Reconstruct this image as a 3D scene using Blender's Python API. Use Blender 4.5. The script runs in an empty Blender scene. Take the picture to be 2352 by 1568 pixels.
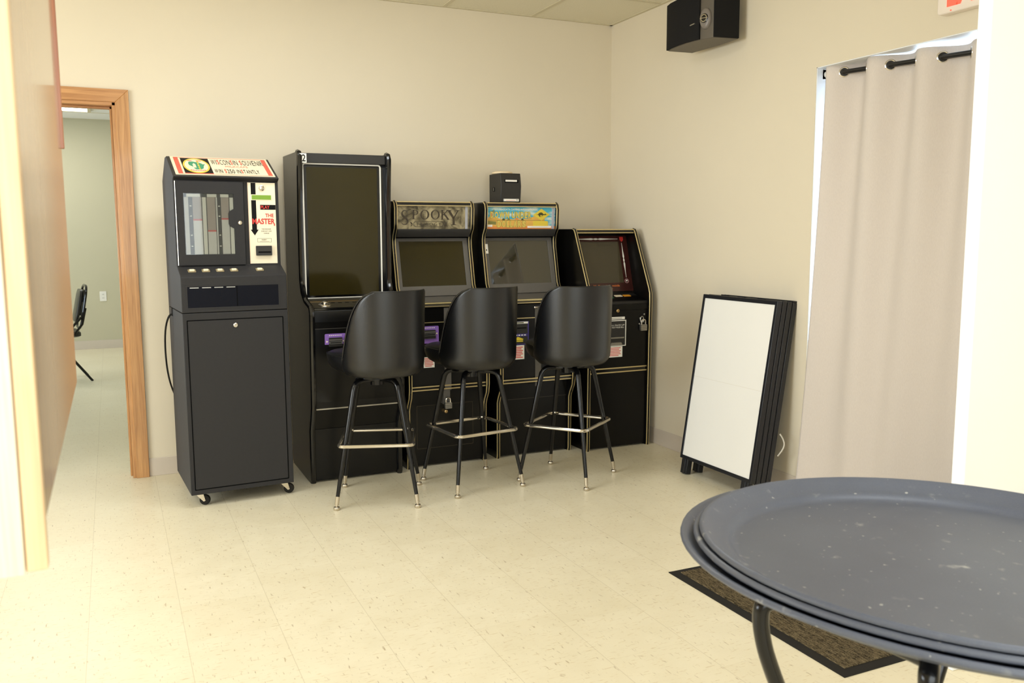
import bpy, bmesh, math, random
from mathutils import Matrix, Vector
random.seed(7)
sc = bpy.context.scene
COL = sc.collection
PI = math.pi
def R(d): return math.radians(d)

# ------------------------------------------------------------------ materials
def lin(c): return c/12.92 if c <= 0.04045 else ((c+0.055)/1.055)**2.4
def S(r, g, b): return (lin(r/255), lin(g/255), lin(b/255), 1)
def base_mat(name):
    m = bpy.data.materials.new(name); m.use_nodes = True
    nt = m.node_tree; bs = nt.nodes['Principled BSDF']
    return m, nt, bs
def N(nt, typ, **kw):
    n = nt.nodes.new(typ)
    for k, v in kw.items():
        if hasattr(n, k): setattr(n, k, v)
        else: n.inputs[k].default_value = v
    return n
def L(nt, a, b): nt.links.new(a, b)
def MATH(nt, op, a, b=None, clamp=False):
    n = nt.nodes.new('ShaderNodeMath'); n.operation = op; n.use_clamp = clamp
    for i, x in enumerate((a, b)):
        if x is None: continue
        if isinstance(x, (int, float)): n.inputs[i].default_value = x
        else: nt.links.new(x, n.inputs[i])
    return n.outputs[0]
def MIXC(nt, f, a, b):
    n = nt.nodes.new('ShaderNodeMix'); n.data_type = 'RGBA'
    for i, x in ((0, f), (6, a), (7, b)):
        if hasattr(x, 'node'): nt.links.new(x, n.inputs[i])
        else: n.inputs[i].default_value = x
    return n.outputs[2]
def pm(name, col, rough=.5, metal=0., spec=.5, coat=0., var=.06, scale=30, bump=0., bscale=200, emit=None, estr=0., stretch=None):
    """principled with a slight procedural variation of tone and an optional fine bump"""
    m, nt, bs = base_mat(name)
    tc = N(nt, 'ShaderNodeTexCoord')
    vec = tc.outputs['Object']
    if stretch:
        mp = N(nt, 'ShaderNodeMapping'); mp.inputs['Scale'].default_value = stretch
        L(nt, vec, mp.inputs[0]); vec = mp.outputs[0]
    nz = N(nt, 'ShaderNodeTexNoise'); nz.inputs['Scale'].default_value = scale; nz.inputs['Detail'].default_value = 3
    L(nt, vec, nz.inputs['Vector'])
    d = tuple(c*(1-var*1.6) for c in col[:3])+(1,); b = tuple(min(1, c*(1+var*1.6)) for c in col[:3])+(1,)
    L(nt, MIXC(nt, nz.outputs[0], d, b), bs.inputs['Base Color'])
    bs.inputs['Roughness'].default_value = rough; bs.inputs['Metallic'].default_value = metal
    bs.inputs['Specular IOR Level'].default_value = spec; bs.inputs['Coat Weight'].default_value = coat
    bs.inputs['Coat Roughness'].default_value = .06
    if bump:
        n2 = N(nt, 'ShaderNodeTexNoise'); n2.inputs['Scale'].default_value = bscale; n2.inputs['Detail'].default_value = 2
        L(nt, vec, n2.inputs['Vector'])
        bp = N(nt, 'ShaderNodeBump'); bp.inputs['Strength'].default_value = bump; bp.inputs['Distance'].default_value = .002
        L(nt, n2.outputs[0], bp.inputs['Height']); L(nt, bp.outputs[0], bs.inputs['Normal'])
    if emit:
        bs.inputs['Emission Color'].default_value = emit; bs.inputs['Emission Strength'].default_value = estr
    return m
def wood(name, c1, c2, axis, rough=.35, coat=.3):
    m, nt, bs = base_mat(name)
    tc = N(nt, 'ShaderNodeTexCoord'); mp = N(nt, 'ShaderNodeMapping')
    s = [55, 55, 55]; s[axis] = 2.2; mp.inputs['Scale'].default_value = s
    L(nt, tc.outputs['Object'], mp.inputs[0])
    a = N(nt, 'ShaderNodeTexNoise'); a.inputs['Scale'].default_value = 1.0; a.inputs['Detail'].default_value = 5; a.inputs['Distortion'].default_value = .6
    L(nt, mp.outputs[0], a.inputs['Vector'])
    mp2 = N(nt, 'ShaderNodeMapping'); s2 = [330, 330, 330]; s2[axis] = 9; mp2.inputs['Scale'].default_value = s2
    L(nt, tc.outputs['Object'], mp2.inputs[0])
    b = N(nt, 'ShaderNodeTexNoise'); b.inputs['Scale'].default_value = 1.0; b.inputs['Detail'].default_value = 2
    L(nt, mp2.outputs[0], b.inputs['Vector'])
    f = MATH(nt, 'ADD', MATH(nt, 'MULTIPLY', a.outputs[0], .75), MATH(nt, 'MULTIPLY', b.outputs[0], .35))
    r = N(nt, 'ShaderNodeValToRGB'); r.color_ramp.elements[0].position = .33; r.color_ramp.elements[1].position = .72
    r.color_ramp.elements[0].color = c1; r.color_ramp.elements[1].color = c2
    L(nt, f, r.inputs[0]); L(nt, r.outputs[0], bs.inputs['Base Color'])
    bs.inputs['Roughness'].default_value = rough; bs.inputs['Coat Weight'].default_value = coat; bs.inputs['Coat Roughness'].default_value = .08
    return m
def floor_mat():
    m, nt, bs = base_mat('vinyl_tile')
    g = N(nt, 'ShaderNodeNewGeometry'); sp = N(nt, 'ShaderNodeSeparateXYZ'); L(nt, g.outputs['Position'], sp.inputs[0])
    T = .3048
    u = MATH(nt, 'DIVIDE', MATH(nt, 'ADD', sp.outputs[0], .1406+T*40), T)
    cu = MATH(nt, 'FLOOR', u); fu = MATH(nt, 'FRACT', u)
    wn = N(nt, 'ShaderNodeTexWhiteNoise', noise_dimensions='1D'); L(nt, cu, wn.inputs['W'])
    v = MATH(nt, 'ADD', MATH(nt, 'DIVIDE', MATH(nt, 'ADD', sp.outputs[1], T*40), T), wn.outputs[0])
    cv = MATH(nt, 'FLOOR', v); fv = MATH(nt, 'FRACT', v)
    du = MATH(nt, 'MINIMUM', fu, MATH(nt, 'SUBTRACT', 1, fu)); dv = MATH(nt, 'MINIMUM', fv, MATH(nt, 'SUBTRACT', 1, fv))
    lu = MATH(nt, 'LESS_THAN', du, .0038); lv = MATH(nt, 'MULTIPLY', MATH(nt, 'LESS_THAN', dv, .0030), .45)
    line = MATH(nt, 'MAXIMUM', lu, lv)
    cmb = N(nt, 'ShaderNodeCombineXYZ'); L(nt, cu, cmb.inputs[0]); L(nt, cv, cmb.inputs[1])
    wt = N(nt, 'ShaderNodeTexWhiteNoise', noise_dimensions='3D'); L(nt, cmb.outputs[0], wt.inputs['Vector'])
    # broad mottling + streaks
    n1 = N(nt, 'ShaderNodeTexNoise'); n1.inputs['Scale'].default_value = 9; n1.inputs['Detail'].default_value = 5
    L(nt, g.outputs['Position'], n1.inputs['Vector'])
    mp = N(nt, 'ShaderNodeMapping'); mp.inputs['Scale'].default_value = (28, 140, 1); mp.inputs['Rotation'].default_value = (0, 0, .35)
    L(nt, g.outputs['Position'], mp.inputs[0])
    n2 = N(nt, 'ShaderNodeTexNoise'); n2.inputs['Scale'].default_value = 1; n2.inputs['Detail'].default_value = 3
    L(nt, mp.outputs[0], n2.inputs['Vector'])
    mp3 = N(nt, 'ShaderNodeMapping'); mp3.inputs['Scale'].default_value = (110, 26, 1); mp3.inputs['Rotation'].default_value = (0, 0, .5)
    L(nt, g.outputs['Position'], mp3.inputs[0])
    n3 = N(nt, 'ShaderNodeTexNoise'); n3.inputs['Scale'].default_value = 1; n3.inputs['Detail'].default_value = 2
    L(nt, mp3.outputs[0], n3.inputs['Vector'])
    c = MIXC(nt, MATH(nt, 'MULTIPLY', n1.outputs[0], 1.0), S(222, 211, 182), S(234, 225, 199))
    c = MIXC(nt, MATH(nt, 'MULTIPLY', wt.outputs[0], .22), c, S(214, 201, 168))
    def dash(nn, t0, t1, k):
        r = N(nt, 'ShaderNodeMapRange'); r.inputs['From Min'].default_value = t0; r.inputs['From Max'].default_value = t1
        L(nt, nn, r.inputs[0]); return MATH(nt, 'MULTIPLY', r.outputs[0], k)
    c = MIXC(nt, dash(n2.outputs[0], .60, .74, .6), c, S(188, 160, 112))
    c = MIXC(nt, dash(n3.outputs[0], .64, .76, .65), c, S(150, 124, 88))
    n4 = N(nt, 'ShaderNodeTexNoise'); n4.inputs['Scale'].default_value = 17; n4.inputs['Detail'].default_value = 4
    L(nt, g.outputs['Position'], n4.inputs['Vector'])
    c = MIXC(nt, dash(n4.outputs[0], .71, .80, .5), c, S(152, 120, 75))
    c = MIXC(nt, MATH(nt, 'MULTIPLY', line, .30), c, S(150, 130, 95))
    L(nt, c, bs.inputs['Base Color'])
    rr = N(nt, 'ShaderNodeMapRange'); rr.inputs['To Min'].default_value = .24; rr.inputs['To Max'].default_value = .42
    L(nt, n1.outputs[0], rr.inputs[0]); L(nt, rr.outputs[0], bs.inputs['Roughness'])
    bs.inputs['Specular IOR Level'].default_value = .45
    return m
def mat_carpet():
    m, nt, bs = base_mat('mat_carpet')
    tc = N(nt, 'ShaderNodeTexCoord')
    mp = N(nt, 'ShaderNodeMapping'); mp.inputs['Scale'].default_value = (260, 40, 60); L(nt, tc.outputs['Object'], mp.inputs[0])
    a = N(nt, 'ShaderNodeTexNoise'); a.inputs['Scale'].default_value = 1; a.inputs['Detail'].default_value = 3; L(nt, mp.outputs[0], a.inputs['Vector'])
    b = N(nt, 'ShaderNodeTexNoise'); b.inputs['Scale'].default_value = 240; b.inputs['Detail'].default_value = 2; L(nt, tc.outputs['Object'], b.inputs['Vector'])
    f = MATH(nt, 'ADD', MATH(nt, 'MULTIPLY', a.outputs[0], .6), MATH(nt, 'MULTIPLY', b.outputs[0], .45))
    r = N(nt, 'ShaderNodeValToRGB'); r.color_ramp.elements[0].position = .4; r.color_ramp.elements[1].position = .68
    r.color_ramp.elements[0].color = S(40, 34, 24); r.color_ramp.elements[1].color = S(122, 108, 82)
    L(nt, f, r.inputs[0]); L(nt, r.outputs[0], bs.inputs['Base Color']); bs.inputs['Roughness'].default_value = .95
    bs.inputs['Specular IOR Level'].default_value = .1
    bp = N(nt, 'ShaderNodeBump'); bp.inputs['Strength'].default_value = .8; bp.inputs['Distance'].default_value = .004
    L(nt, f, bp.inputs['Height']); L(nt, bp.outputs[0], bs.inputs['Normal'])
    return m
def tray_mat():
    m, nt, bs = base_mat('tray_plastic')
    tc = N(nt, 'ShaderNodeTexCoord')
    a = N(nt, 'ShaderNodeTexNoise'); a.inputs['Scale'].default_value = 7; a.inputs['Detail'].default_value = 6; L(nt, tc.outputs['Object'], a.inputs['Vector'])
    b = N(nt, 'ShaderNodeTexNoise'); b.inputs['Scale'].default_value = 34; b.inputs['Detail'].default_value = 3; L(nt, tc.outputs['Object'], b.inputs['Vector'])
    fine = N(nt, 'ShaderNodeTexNoise'); fine.inputs['Scale'].default_value = 420; L(nt, tc.outputs['Object'], fine.inputs['Vector'])
    c = MIXC(nt, a.outputs[0], S(70, 76, 93), S(90, 97, 113))
    r = N(nt, 'ShaderNodeMapRange'); r.inputs['From Min'].default_value = .63; r.inputs['From Max'].default_value = .74; L(nt, b.outputs[0], r.inputs[0])
    r2 = N(nt, 'ShaderNodeMapRange'); r2.inputs['From Min'].default_value = .46; r2.inputs['From Max'].default_value = .60; L(nt, a.outputs[0], r2.inputs[0])
    sp_ = N(nt, 'ShaderNodeTexNoise'); sp_.inputs['Scale'].default_value = 95; sp_.inputs['Detail'].default_value = 1; L(nt, tc.outputs['Object'], sp_.inputs['Vector'])
    r3 = N(nt, 'ShaderNodeMapRange'); r3.inputs['From Min'].default_value = .735; r3.inputs['From Max'].default_value = .79; L(nt, sp_.outputs[0], r3.inputs[0])
    k = MATH(nt, 'MAXIMUM', MATH(nt, 'MULTIPLY', MATH(nt, 'MULTIPLY', r.outputs[0], r2.outputs[0]), .7), MATH(nt, 'MULTIPLY', r3.outputs[0], .8))
    c = MIXC(nt, k, c, S(185, 185, 182))
    c = MIXC(nt, MATH(nt, 'MULTIPLY', fine.outputs[0], .22), c, S(136, 135, 136))
    L(nt, c, bs.inputs['Base Color']); bs.inputs['Roughness'].default_value = .40; bs.inputs['Specular IOR Level'].default_value = .5
    bp = N(nt, 'ShaderNodeBump'); bp.inputs['Strength'].default_value = .12; bp.inputs['Distance'].default_value = .001
    L(nt, fine.outputs[0], bp.inputs['Height']); L(nt, bp.outputs[0], bs.inputs['Normal'])
    return m
def fabric(name, c1, c2):
    m, nt, bs = base_mat(name)
    tc = N(nt, 'ShaderNodeTexCoord')
    mp = N(nt, 'ShaderNodeMapping'); mp.inputs['Scale'].default_value = (400, 400, 90); L(nt, tc.outputs['Object'], mp.inputs[0])
    a = N(nt, 'ShaderNodeTexNoise'); a.inputs['Scale'].default_value = 1; L(nt, mp.outputs[0], a.inputs['Vector'])
    L(nt, MIXC(nt, a.outputs[0], c1, c2), bs.inputs['Base Color']); bs.inputs['Roughness'].default_value = .9
    bs.inputs['Specular IOR Level'].default_value = .1
    bs.inputs['Sheen Weight'].default_value = .15
    return m
def marquee_stone():
    m, nt, bs = base_mat('marquee_stone')
    tc = N(nt, 'ShaderNodeTexCoord')
    a = N(nt, 'ShaderNodeTexNoise'); a.inputs['Scale'].default_value = 14; a.inputs['Detail'].default_value = 6; a.inputs['Distortion'].default_value = 1.2; L(nt, tc.outputs['Object'], a.inputs['Vector'])
    r = N(nt, 'ShaderNodeValToRGB'); r.color_ramp.elements[0].position = .36; r.color_ramp.elements[1].position = .66
    r.color_ramp.elements[0].color = S(70, 62, 44); r.color_ramp.elements[1].color = S(168, 155, 120)
    L(nt, a.outputs[0], r.inputs[0]); L(nt, r.outputs[0], bs.inputs['Base Color']); bs.inputs['Roughness'].default_value = .2
    return m
def sky_art():
    m, nt, bs = base_mat('marquee_sky')
    tc = N(nt, 'ShaderNodeTexCoord'); sp = N(nt, 'ShaderNodeSeparateXYZ'); L(nt, tc.outputs['Object'], sp.inputs[0])
    mp = N(nt, 'ShaderNodeMapping'); mp.inputs['Scale'].default_value = (9, 9, 45); mp.inputs['Rotation'].default_value = (0, .25, 0); L(nt, tc.outputs['Object'], mp.inputs[0])
    a = N(nt, 'ShaderNodeTexNoise'); a.inputs['Scale'].default_value = 1; a.inputs['Detail'].default_value = 3; L(nt, mp.outputs[0], a.inputs['Vector'])
    r = N(nt, 'ShaderNodeValToRGB'); r.color_ramp.elements[0].position = .45; r.color_ramp.elements[1].position = .68
    r.color_ramp.elements[0].color = S(70, 170, 195); r.color_ramp.elements[1].color = S(215, 222, 205)
    L(nt, a.outputs[0], r.inputs[0]); L(nt, r.outputs[0], bs.inputs['Base Color']); bs.inputs['Roughness'].default_value = .2
    return m
def ceiling_mat():
    m, nt, bs = base_mat('ceiling_tile')
    g = N(nt, 'ShaderNodeNewGeometry')
    a = N(nt, 'ShaderNodeTexNoise'); a.inputs['Scale'].default_value = 120; a.inputs['Detail'].default_value = 3; L(nt, g.outputs['Position'], a.inputs['Vector'])
    L(nt, MIXC(nt, a.outputs[0], S(220, 212, 188), S(234, 227, 206)), bs.inputs['Base Color']); bs.inputs['Roughness'].default_value = .95
    bs.inputs['Specular IOR Level'].default_value = .1
    return m

M = {}
M['floor'] = floor_mat(); M['carpet'] = mat_carpet(); M['tray'] = tray_mat(); M['ceiling'] = ceiling_mat()
M['wall'] = pm('wall_paint', S(222, 211, 189), .75, var=.012, scale=3, spec=.25, bump=.05, bscale=350)
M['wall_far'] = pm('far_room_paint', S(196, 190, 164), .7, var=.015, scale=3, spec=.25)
M['wall_white'] = pm('white_paint', S(250, 250, 250), .7, var=.01, scale=4, spec=.25, bump=.05, bscale=300)
M['jamb'] = pm('jamb_paint', S(238, 240, 242), .45, var=.01, scale=5)
M['vinyl_base'] = pm('vinyl_baseboard', S(205, 193, 178), .5, var=.03, scale=6)
M['oak_v'] = wood('oak_vertical', S(154, 104, 56), S(200, 150, 95), 2)
M['oak_h'] = wood('oak_horizontal', S(154, 102, 56), S(200, 148, 95), 0)
M['overexposed_oak'] = wood('overexposed_oak', S(230, 212, 182), S(248, 240, 226), 2, rough=.4)  # oak whitened in its colour to imitate overexposure on the cabinet front
M['panel_oak'] = wood('varnished_panel', S(156, 112, 68), S(190, 146, 96), 2, rough=.30, coat=.9)
M['stile_oak'] = wood('stile_oak', S(216, 180, 132), S(242, 214, 172), 2, rough=.4)
M['red_wood'] = wood('red_edge_wood', S(150, 88, 60), S(200, 135, 95), 2)
M['tbar'] = pm('ceiling_grid', S(206, 196, 168), .5, var=.02)
M['gray_metal'] = pm('charcoal_powder_coat', S(46, 45, 46), .55, var=.05, scale=60, bump=.25, bscale=900, spec=.22)
M['dark_seam'] = pm('dark_seam', S(12, 12, 13), .8, spec=.05)
M['black_lam'] = pm('black_laminate', S(11, 10, 9), .28, var=.1, scale=20, spec=.28)
M['black_matte'] = pm('black_matte', S(38, 36, 34), .5, var=.06, scale=40, bump=.1, bscale=700)
M['black_gloss'] = pm('black_gloss', S(12, 12, 13), .13, var=.05, spec=.6)
M['gray_bezel'] = pm('gray_bezel', S(94, 90, 84), .42, var=.04, scale=60, bump=.12, bscale=900)
M['screen'] = pm('dark_screen', S(48, 42, 18), .09, var=.06, scale=5, spec=.35)
M['screen_clear'] = pm('dark_screen_mirror', S(46, 42, 26), .03, var=.05, scale=5, spec=1.0)
M['gold'] = pm('gold_trim', S(232, 212, 158), .28, .75, var=.05)
M['chrome'] = pm('chrome', S(215, 208, 196), .12, .95, var=.03)
M['steel'] = pm('brushed_steel', S(175, 172, 165), .3, .9, var=.05, scale=80)
M['brass'] = pm('brass', S(190, 160, 110), .3, .9, var=.05)
M['ferrule'] = pm('ferrule_nickel', S(200, 190, 172), .22, .9, var=.05)
M['vinyl'] = pm('black_vinyl', S(14, 14, 16), .30, var=.08, scale=12, bump=.18, bscale=420, spec=.6)
M['tube_black'] = pm('black_tube', S(9, 9, 11), .2, var=.05, spec=.42)
M['rubber'] = pm('black_rubber', S(34, 32, 29), .7, var=.08, scale=40, spec=.2)
M['white'] = pm('white_print', S(240, 236, 226), .45, var=.01)
M['cream'] = pm('cream_print', S(240, 228, 200), .4, var=.015)
M['black_ink'] = pm('black_ink', S(18, 17, 17), .5, var=.03, spec=.12)
M['red_ink'] = pm('red_ink', S(206, 52, 44), .45, var=.03)
M['pink_ink'] = pm('pink_red_ink', S(214, 98, 92), .5, var=.03)
M['orange_ink'] = pm('orange_ink', S(226, 120, 50), .45, var=.03)
M['green_ink'] = pm('green_ink', S(52, 150, 112), .45, var=.03)
M['lime'] = pm('lime_display', S(120, 158, 48), .25, var=.03)
M['yellow'] = pm('yellow_print', S(226, 200, 62), .3, var=.03)
M['yellow_soft'] = pm('yellow_letter', S(214, 192, 92), .3, var=.05, scale=60)
M['sand'] = pm('desert_print', S(222, 172, 82), .25, var=.10, scale=25, stretch=(1, 1, 4))
M['orange_sand'] = pm('orange_sand', S(226, 140, 70), .25, var=.08, scale=25)
M['olive'] = pm('olive_print', S(128, 126, 64), .3, var=.08)
M['olive_dark'] = pm('olive_dark_print', S(70, 70, 34), .3)
M['brown_ink'] = pm('brown_letter', S(62, 52, 38), .35, var=.08)
M['purple'] = pm('purple_plate', S(140, 104, 186), .35, var=.05, scale=10)
M['blue_ink'] = pm('blue_ink', S(62, 52, 130), .4)
M['maroon'] = pm('maroon_print', S(58, 24, 20), .25, var=.15, scale=30)
M['sign_white'] = pm('sign_panel', S(238, 236, 231), .35, var=.012, scale=4)
M['sign_black'] = pm('sign_frame', S(27, 28, 33), .32, var=.05, scale=30)
M['spk_grille'] = pm('speaker_grille', S(26, 25, 25), .85, var=.15, scale=500, bump=.4, bscale=900, spec=.2)
M['spk_body'] = pm('speaker_body', S(92, 84, 72), .5, var=.04, scale=40)
M['curtain'] = fabric('curtain_fabric', S(208, 197, 188), S(222, 212, 203))
M['rod'] = pm('rod_black', S(22, 21, 20), .35)
M['glass_out'] = None
M['exit_white'] = pm('exit_housing', S(238, 226, 212), .4, var=.01)
M['exit_red'] = pm('exit_letter', S(240, 90, 70), .4, var=.02, emit=S(255, 70, 45), estr=1.2)
M['light_panel'] = pm('light_diffuser', S(250, 248, 240), .5, var=.01, emit=(1, .97, .88, 1), estr=9.0)
M['window_white'] = pm('white_plastic', S(235, 232, 224), .4, var=.01)
M['cord_white'] = pm('cord_clear', S(206, 200, 186), .4)
M['paper'] = pm('cards_paper', S(226, 222, 218), .6, var=.04, scale=30)
M['taupe_paper'] = pm('taupe_cards', S(182, 168, 160), .6, var=.06, scale=20)

def glass_mat(name, tint, gl=.07, rough=.03):
    m = bpy.data.materials.new(name); m.use_nodes = True; nt = m.node_tree; nt.nodes.clear()
    o = N(nt, 'ShaderNodeOutputMaterial'); t = N(nt, 'ShaderNodeBsdfTransparent'); t.inputs[0].default_value = tint
    g = N(nt, 'ShaderNodeBsdfGlossy'); g.inputs['Roughness'].default_value = rough
    fr = N(nt, 'ShaderNodeFresnel'); fr.inputs[0].default_value = 1.45
    mx = N(nt, 'ShaderNodeMixShader'); L(nt, fr.outputs[0], mx.inputs[0])
    L(nt, t.outputs[0], mx.inputs[1]); L(nt, g.outputs[0], mx.inputs[2]); L(nt, mx.outputs[0], o.inputs[0])
    return m
M['glass'] = glass_mat('clear_glass', (.93, .95, .95, 1))

# ------------------------------------------------------------------ mesh builder
def frame(o, ux, uy):
    ux = Vector(ux).normalized(); uy = Vector(uy); uy = (uy-ux*ux.dot(uy)).normalized(); n = ux.cross(uy)
    return Matrix(((ux.x, uy.x, n.x, o[0]), (ux.y, uy.y, n.y, o[1]), (ux.z, uy.z, n.z, o[2]), (0, 0, 0, 1)))
def rrect(u0, u1, v0, v1, r=0, n=5):
    if r <= 0: return [(u0, v0), (u1, v0), (u1, v1), (u0, v1)]
    out = []
    for cx, cy, a in ((u1-r, v0+r, -90), (u1-r, v1-r, 0), (u0+r, v1-r, 90), (u0+r, v0+r, 180)):
        for i in range(n+1):
            t = R(a+90*i/n); out.append((cx+r*math.cos(t), cy+r*math.sin(t)))
    return out
def circle(cx, cy, r, n=24, ry=None, a0=0, a1=360):
    ry = ry or r
    return [(cx+r*math.cos(R(a0+(a1-a0)*i/n)), cy+ry*math.sin(R(a0+(a1-a0)*i/n))) for i in range(n + (0 if a1-a0 == 360 else 1))]
class MB:
    def __init__(s): s.v = []; s.f = []; s.m = []
    def add(s, vs, fs, mi=0, T=None):
        o = len(s.v)
        for p in vs:
            p = Vector(p)
            s.v.append(tuple(T @ p) if T is not None else tuple(p))
        for f in fs: s.f.append([i+o for i in f]); s.m.append(mi)
        return s
    def box(s, x0, x1, y0, y1, z0, z1, mi=0, T=None):
        vs = [(x, y, z) for z in (z0, z1) for y in (y0, y1) for x in (x0, x1)]
        return s.add(vs, [(0, 2, 3, 1), (4, 5, 7, 6), (0, 1, 5, 4), (2, 6, 7, 3), (0, 4, 6, 2), (1, 3, 7, 5)], mi, T)
    def plate(s, T, poly, d0, d1, mi=0):
        n = len(poly); vs = [(u, v, d0) for u, v in poly]+[(u, v, d1) for u, v in poly]
        fs = [tuple(range(n-1, -1, -1)), tuple(range(n, 2*n))]+[(i, (i+1) % n, n+(i+1) % n, n+i) for i in range(n)]
        return s.add(vs, fs, mi, T)
    def ring(s, T, outer, inner, d0, d1, mi=0):
        """frame between two polygons of equal length"""
        n = len(outer); vs = [(u, v, d) for d in (d0, d1) for poly in (outer, inner) for u, v in poly]
        fs = []
        for i in range(n):
            j = (i+1) % n
            fs += [(2*n+i, 2*n+j, 3*n+j, 3*n+i), (i, n+i, n+j, j), (i, j, 2*n+j, 2*n+i), (n+i, 3*n+i, 3*n+j, n+j)]
        return s.add(vs, fs, mi, T)
    def prism_x(s, prof, x0, x1, mi=0, T=None):
        n = len(prof); vs = [(x0, y, z) for y, z in prof]+[(x1, y, z) for y, z in prof]
        fs = [tuple(range(n)), tuple(range(2*n-1, n-1, -1))]+[(i, n+i, n+(i+1) % n, (i+1) % n) for i in range(n)]
        return s.add(vs, fs, mi, T)
    def prism_z(s, poly, z0, z1, mi=0, T=None):
        return s.plate(T if T is not None else Matrix(), poly, z0, z1, mi)
    def tube(s, pts, r, n=10, closed=False, mi=0, T=None, caps=True):
        P = [Vector(p) for p in pts]; k = len(P); rs = r if isinstance(r, (list, tuple)) else [r]*k
        vs = []; fs = []; up = None
        for i in range(k):
            if closed: t = (P[(i+1) % k]-P[i-1])
            else: t = P[min(i+1, k-1)]-P[max(i-1, 0)]
            t.normalize()
            if up is None:
                up = Vector((0, 0, 1)) if abs(t.z) < .9 else Vector((1, 0, 0))
            a = (up-t*up.dot(t))
            if a.length < 1e-6: a = t.orthogonal()
            a.normalize(); b = t.cross(a); up = a
            for j in range(n):
                q = 2*PI*j/n; vs.append(P[i]+a*rs[i]*math.cos(q)+b*rs[i]*math.sin(q))
        for i in range(k if closed else k-1):
            i2 = (i+1) % k
            for j in range(n): fs.append((i*n+j, i*n+(j+1) % n, i2*n+(j+1) % n, i2*n+j))
        if caps and not closed:
            fs.append(tuple(range(n-1, -1, -1))); fs.append(tuple(range((k-1)*n, k*n)))
        return s.add(vs, fs, mi, T)
    def lathe(s, prof, n=24, mi=0, T=None, sx=1, sy=1):
        vs = []; fs = []; k = len(prof)
        for r, z in prof:
            for j in range(n):
                q = 2*PI*j/n; vs.append((r*sx*math.cos(q), r*sy*math.sin(q), z))
        for i in range(k-1):
            for j in range(n): fs.append((i*n+j, i*n+(j+1) % n, (i+1)*n+(j+1) % n, (i+1)*n+j))
        fs.append(tuple(range(n-1, -1, -1))); fs.append(tuple(range((k-1)*n, k*n)))
        return s.add(vs, fs, mi, T)
    def rings(s, loops, mi=0, T=None, closed_ends=True):
        """skin a list of equal length closed loops of 3d points"""
        n = len(loops[0]); vs = [p for l in loops for p in l]; fs = []
        for i in range(len(loops)-1):
            for j in range(n): fs.append((i*n+j, i*n+(j+1) % n, (i+1)*n+(j+1) % n, (i+1)*n+j))
        if closed_ends:
            fs.append(tuple(range(n-1, -1, -1))); fs.append(tuple(range((len(loops)-1)*n, len(loops)*n)))
        return s.add(vs, fs, mi, T)
    def text(s, T, txt, u0, u1, v0, v1, d0=.0, d1=.0006, mi=0, shear=0., stretch=True, bold=0.):
        vs, ts = glyphs(txt, bold)
        xs = [p[0] for p in vs]; ys = [p[1] for p in vs]
        a, b, c, d = min(xs), max(xs), min(ys), max(ys)
        kx = (u1-u0)/(b-a); ky = (v1-v0)/(d-c)
        if not stretch: kx = ky = min(kx, ky)
        out = []
        for x, y, z in vs:
            Y = (y-c)*ky
            out.append((u0+(x-a)*kx+Y*shear, v0+Y, d1))
        return s.add(out, ts, mi, T)
    def build(s, name, mats, parent=None, sharp=35, bevel=0., loc=None, smooth=True):
        me = bpy.data.meshes.new(name); me.from_pydata(s.v, [], s.f); 
        if not isinstance(mats, (list, tuple)): mats = [mats]
        for m in mats: me.materials.append(m)
        me.polygons.foreach_set('material_index', s.m)
        bm = bmesh.new(); bm.from_mesh(me); bmesh.ops.recalc_face_normals(bm, faces=bm.faces); bm.to_mesh(me); bm.free()
        if smooth:
            me.polygons.foreach_set('use_smooth', [True]*len(me.polygons)); me.set_sharp_from_angle(angle=R(sharp))
        me.update()
        o = bpy.data.objects.new(name, me); COL.objects.link(o)
        if parent: o.parent = parent
        if loc: o.location = loc
        if bevel:
            b = o.modifiers.new('edge', 'BEVEL'); b.width = bevel; b.segments = 2; b.limit_method = 'ANGLE'; b.angle_limit = R(40)
        return o
_gc = {}
def glyphs(txt, bold=0.):
    key = (txt, bold)
    if key in _gc: return _gc[key]
    cu = bpy.data.curves.new('t', 'FONT'); cu.body = txt; cu.size = 1; cu.fill_mode = 'FRONT'; cu.resolution_u = 3; cu.offset = bold
    ob = bpy.data.objects.new('t', cu); COL.objects.link(ob)
    dg = bpy.context.evaluated_depsgraph_get(); me = ob.evaluated_get(dg).to_mesh()
    vs = [tuple(v.co) for v in me.vertices]; fs = [tuple(p.vertices) for p in me.polygons]
    ob.to_mesh_clear() if False else None
    bpy.data.objects.remove(ob); bpy.data.curves.remove(cu)
    _gc[key] = (vs, fs); return vs, fs

def thing(name, label, cat, loc=(0, 0, 0), rz=0, group=None):
    o = bpy.data.objects.new(name, None); COL.objects.link(o); o.location = loc; o.rotation_euler = (0, 0, rz); o.empty_display_size = .1
    o['label'] = label; o['category'] = cat
    if group: o['group'] = group
    return o
def tag(o, label, cat, group=None):
    o['label'] = label; o['category'] = cat
    if group: o['group'] = group
    return o
def struct(o): o['kind'] = 'structure'; return o
def dup(root, name=None):
    r = root.copy(); COL.objects.link(r)
    for ch in list(root.children):
        c = ch.copy(); COL.objects.link(c); c.parent = r
        for g in list(ch.children):
            d = g.copy(); COL.objects.link(d); d.parent = c
    return r

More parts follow.
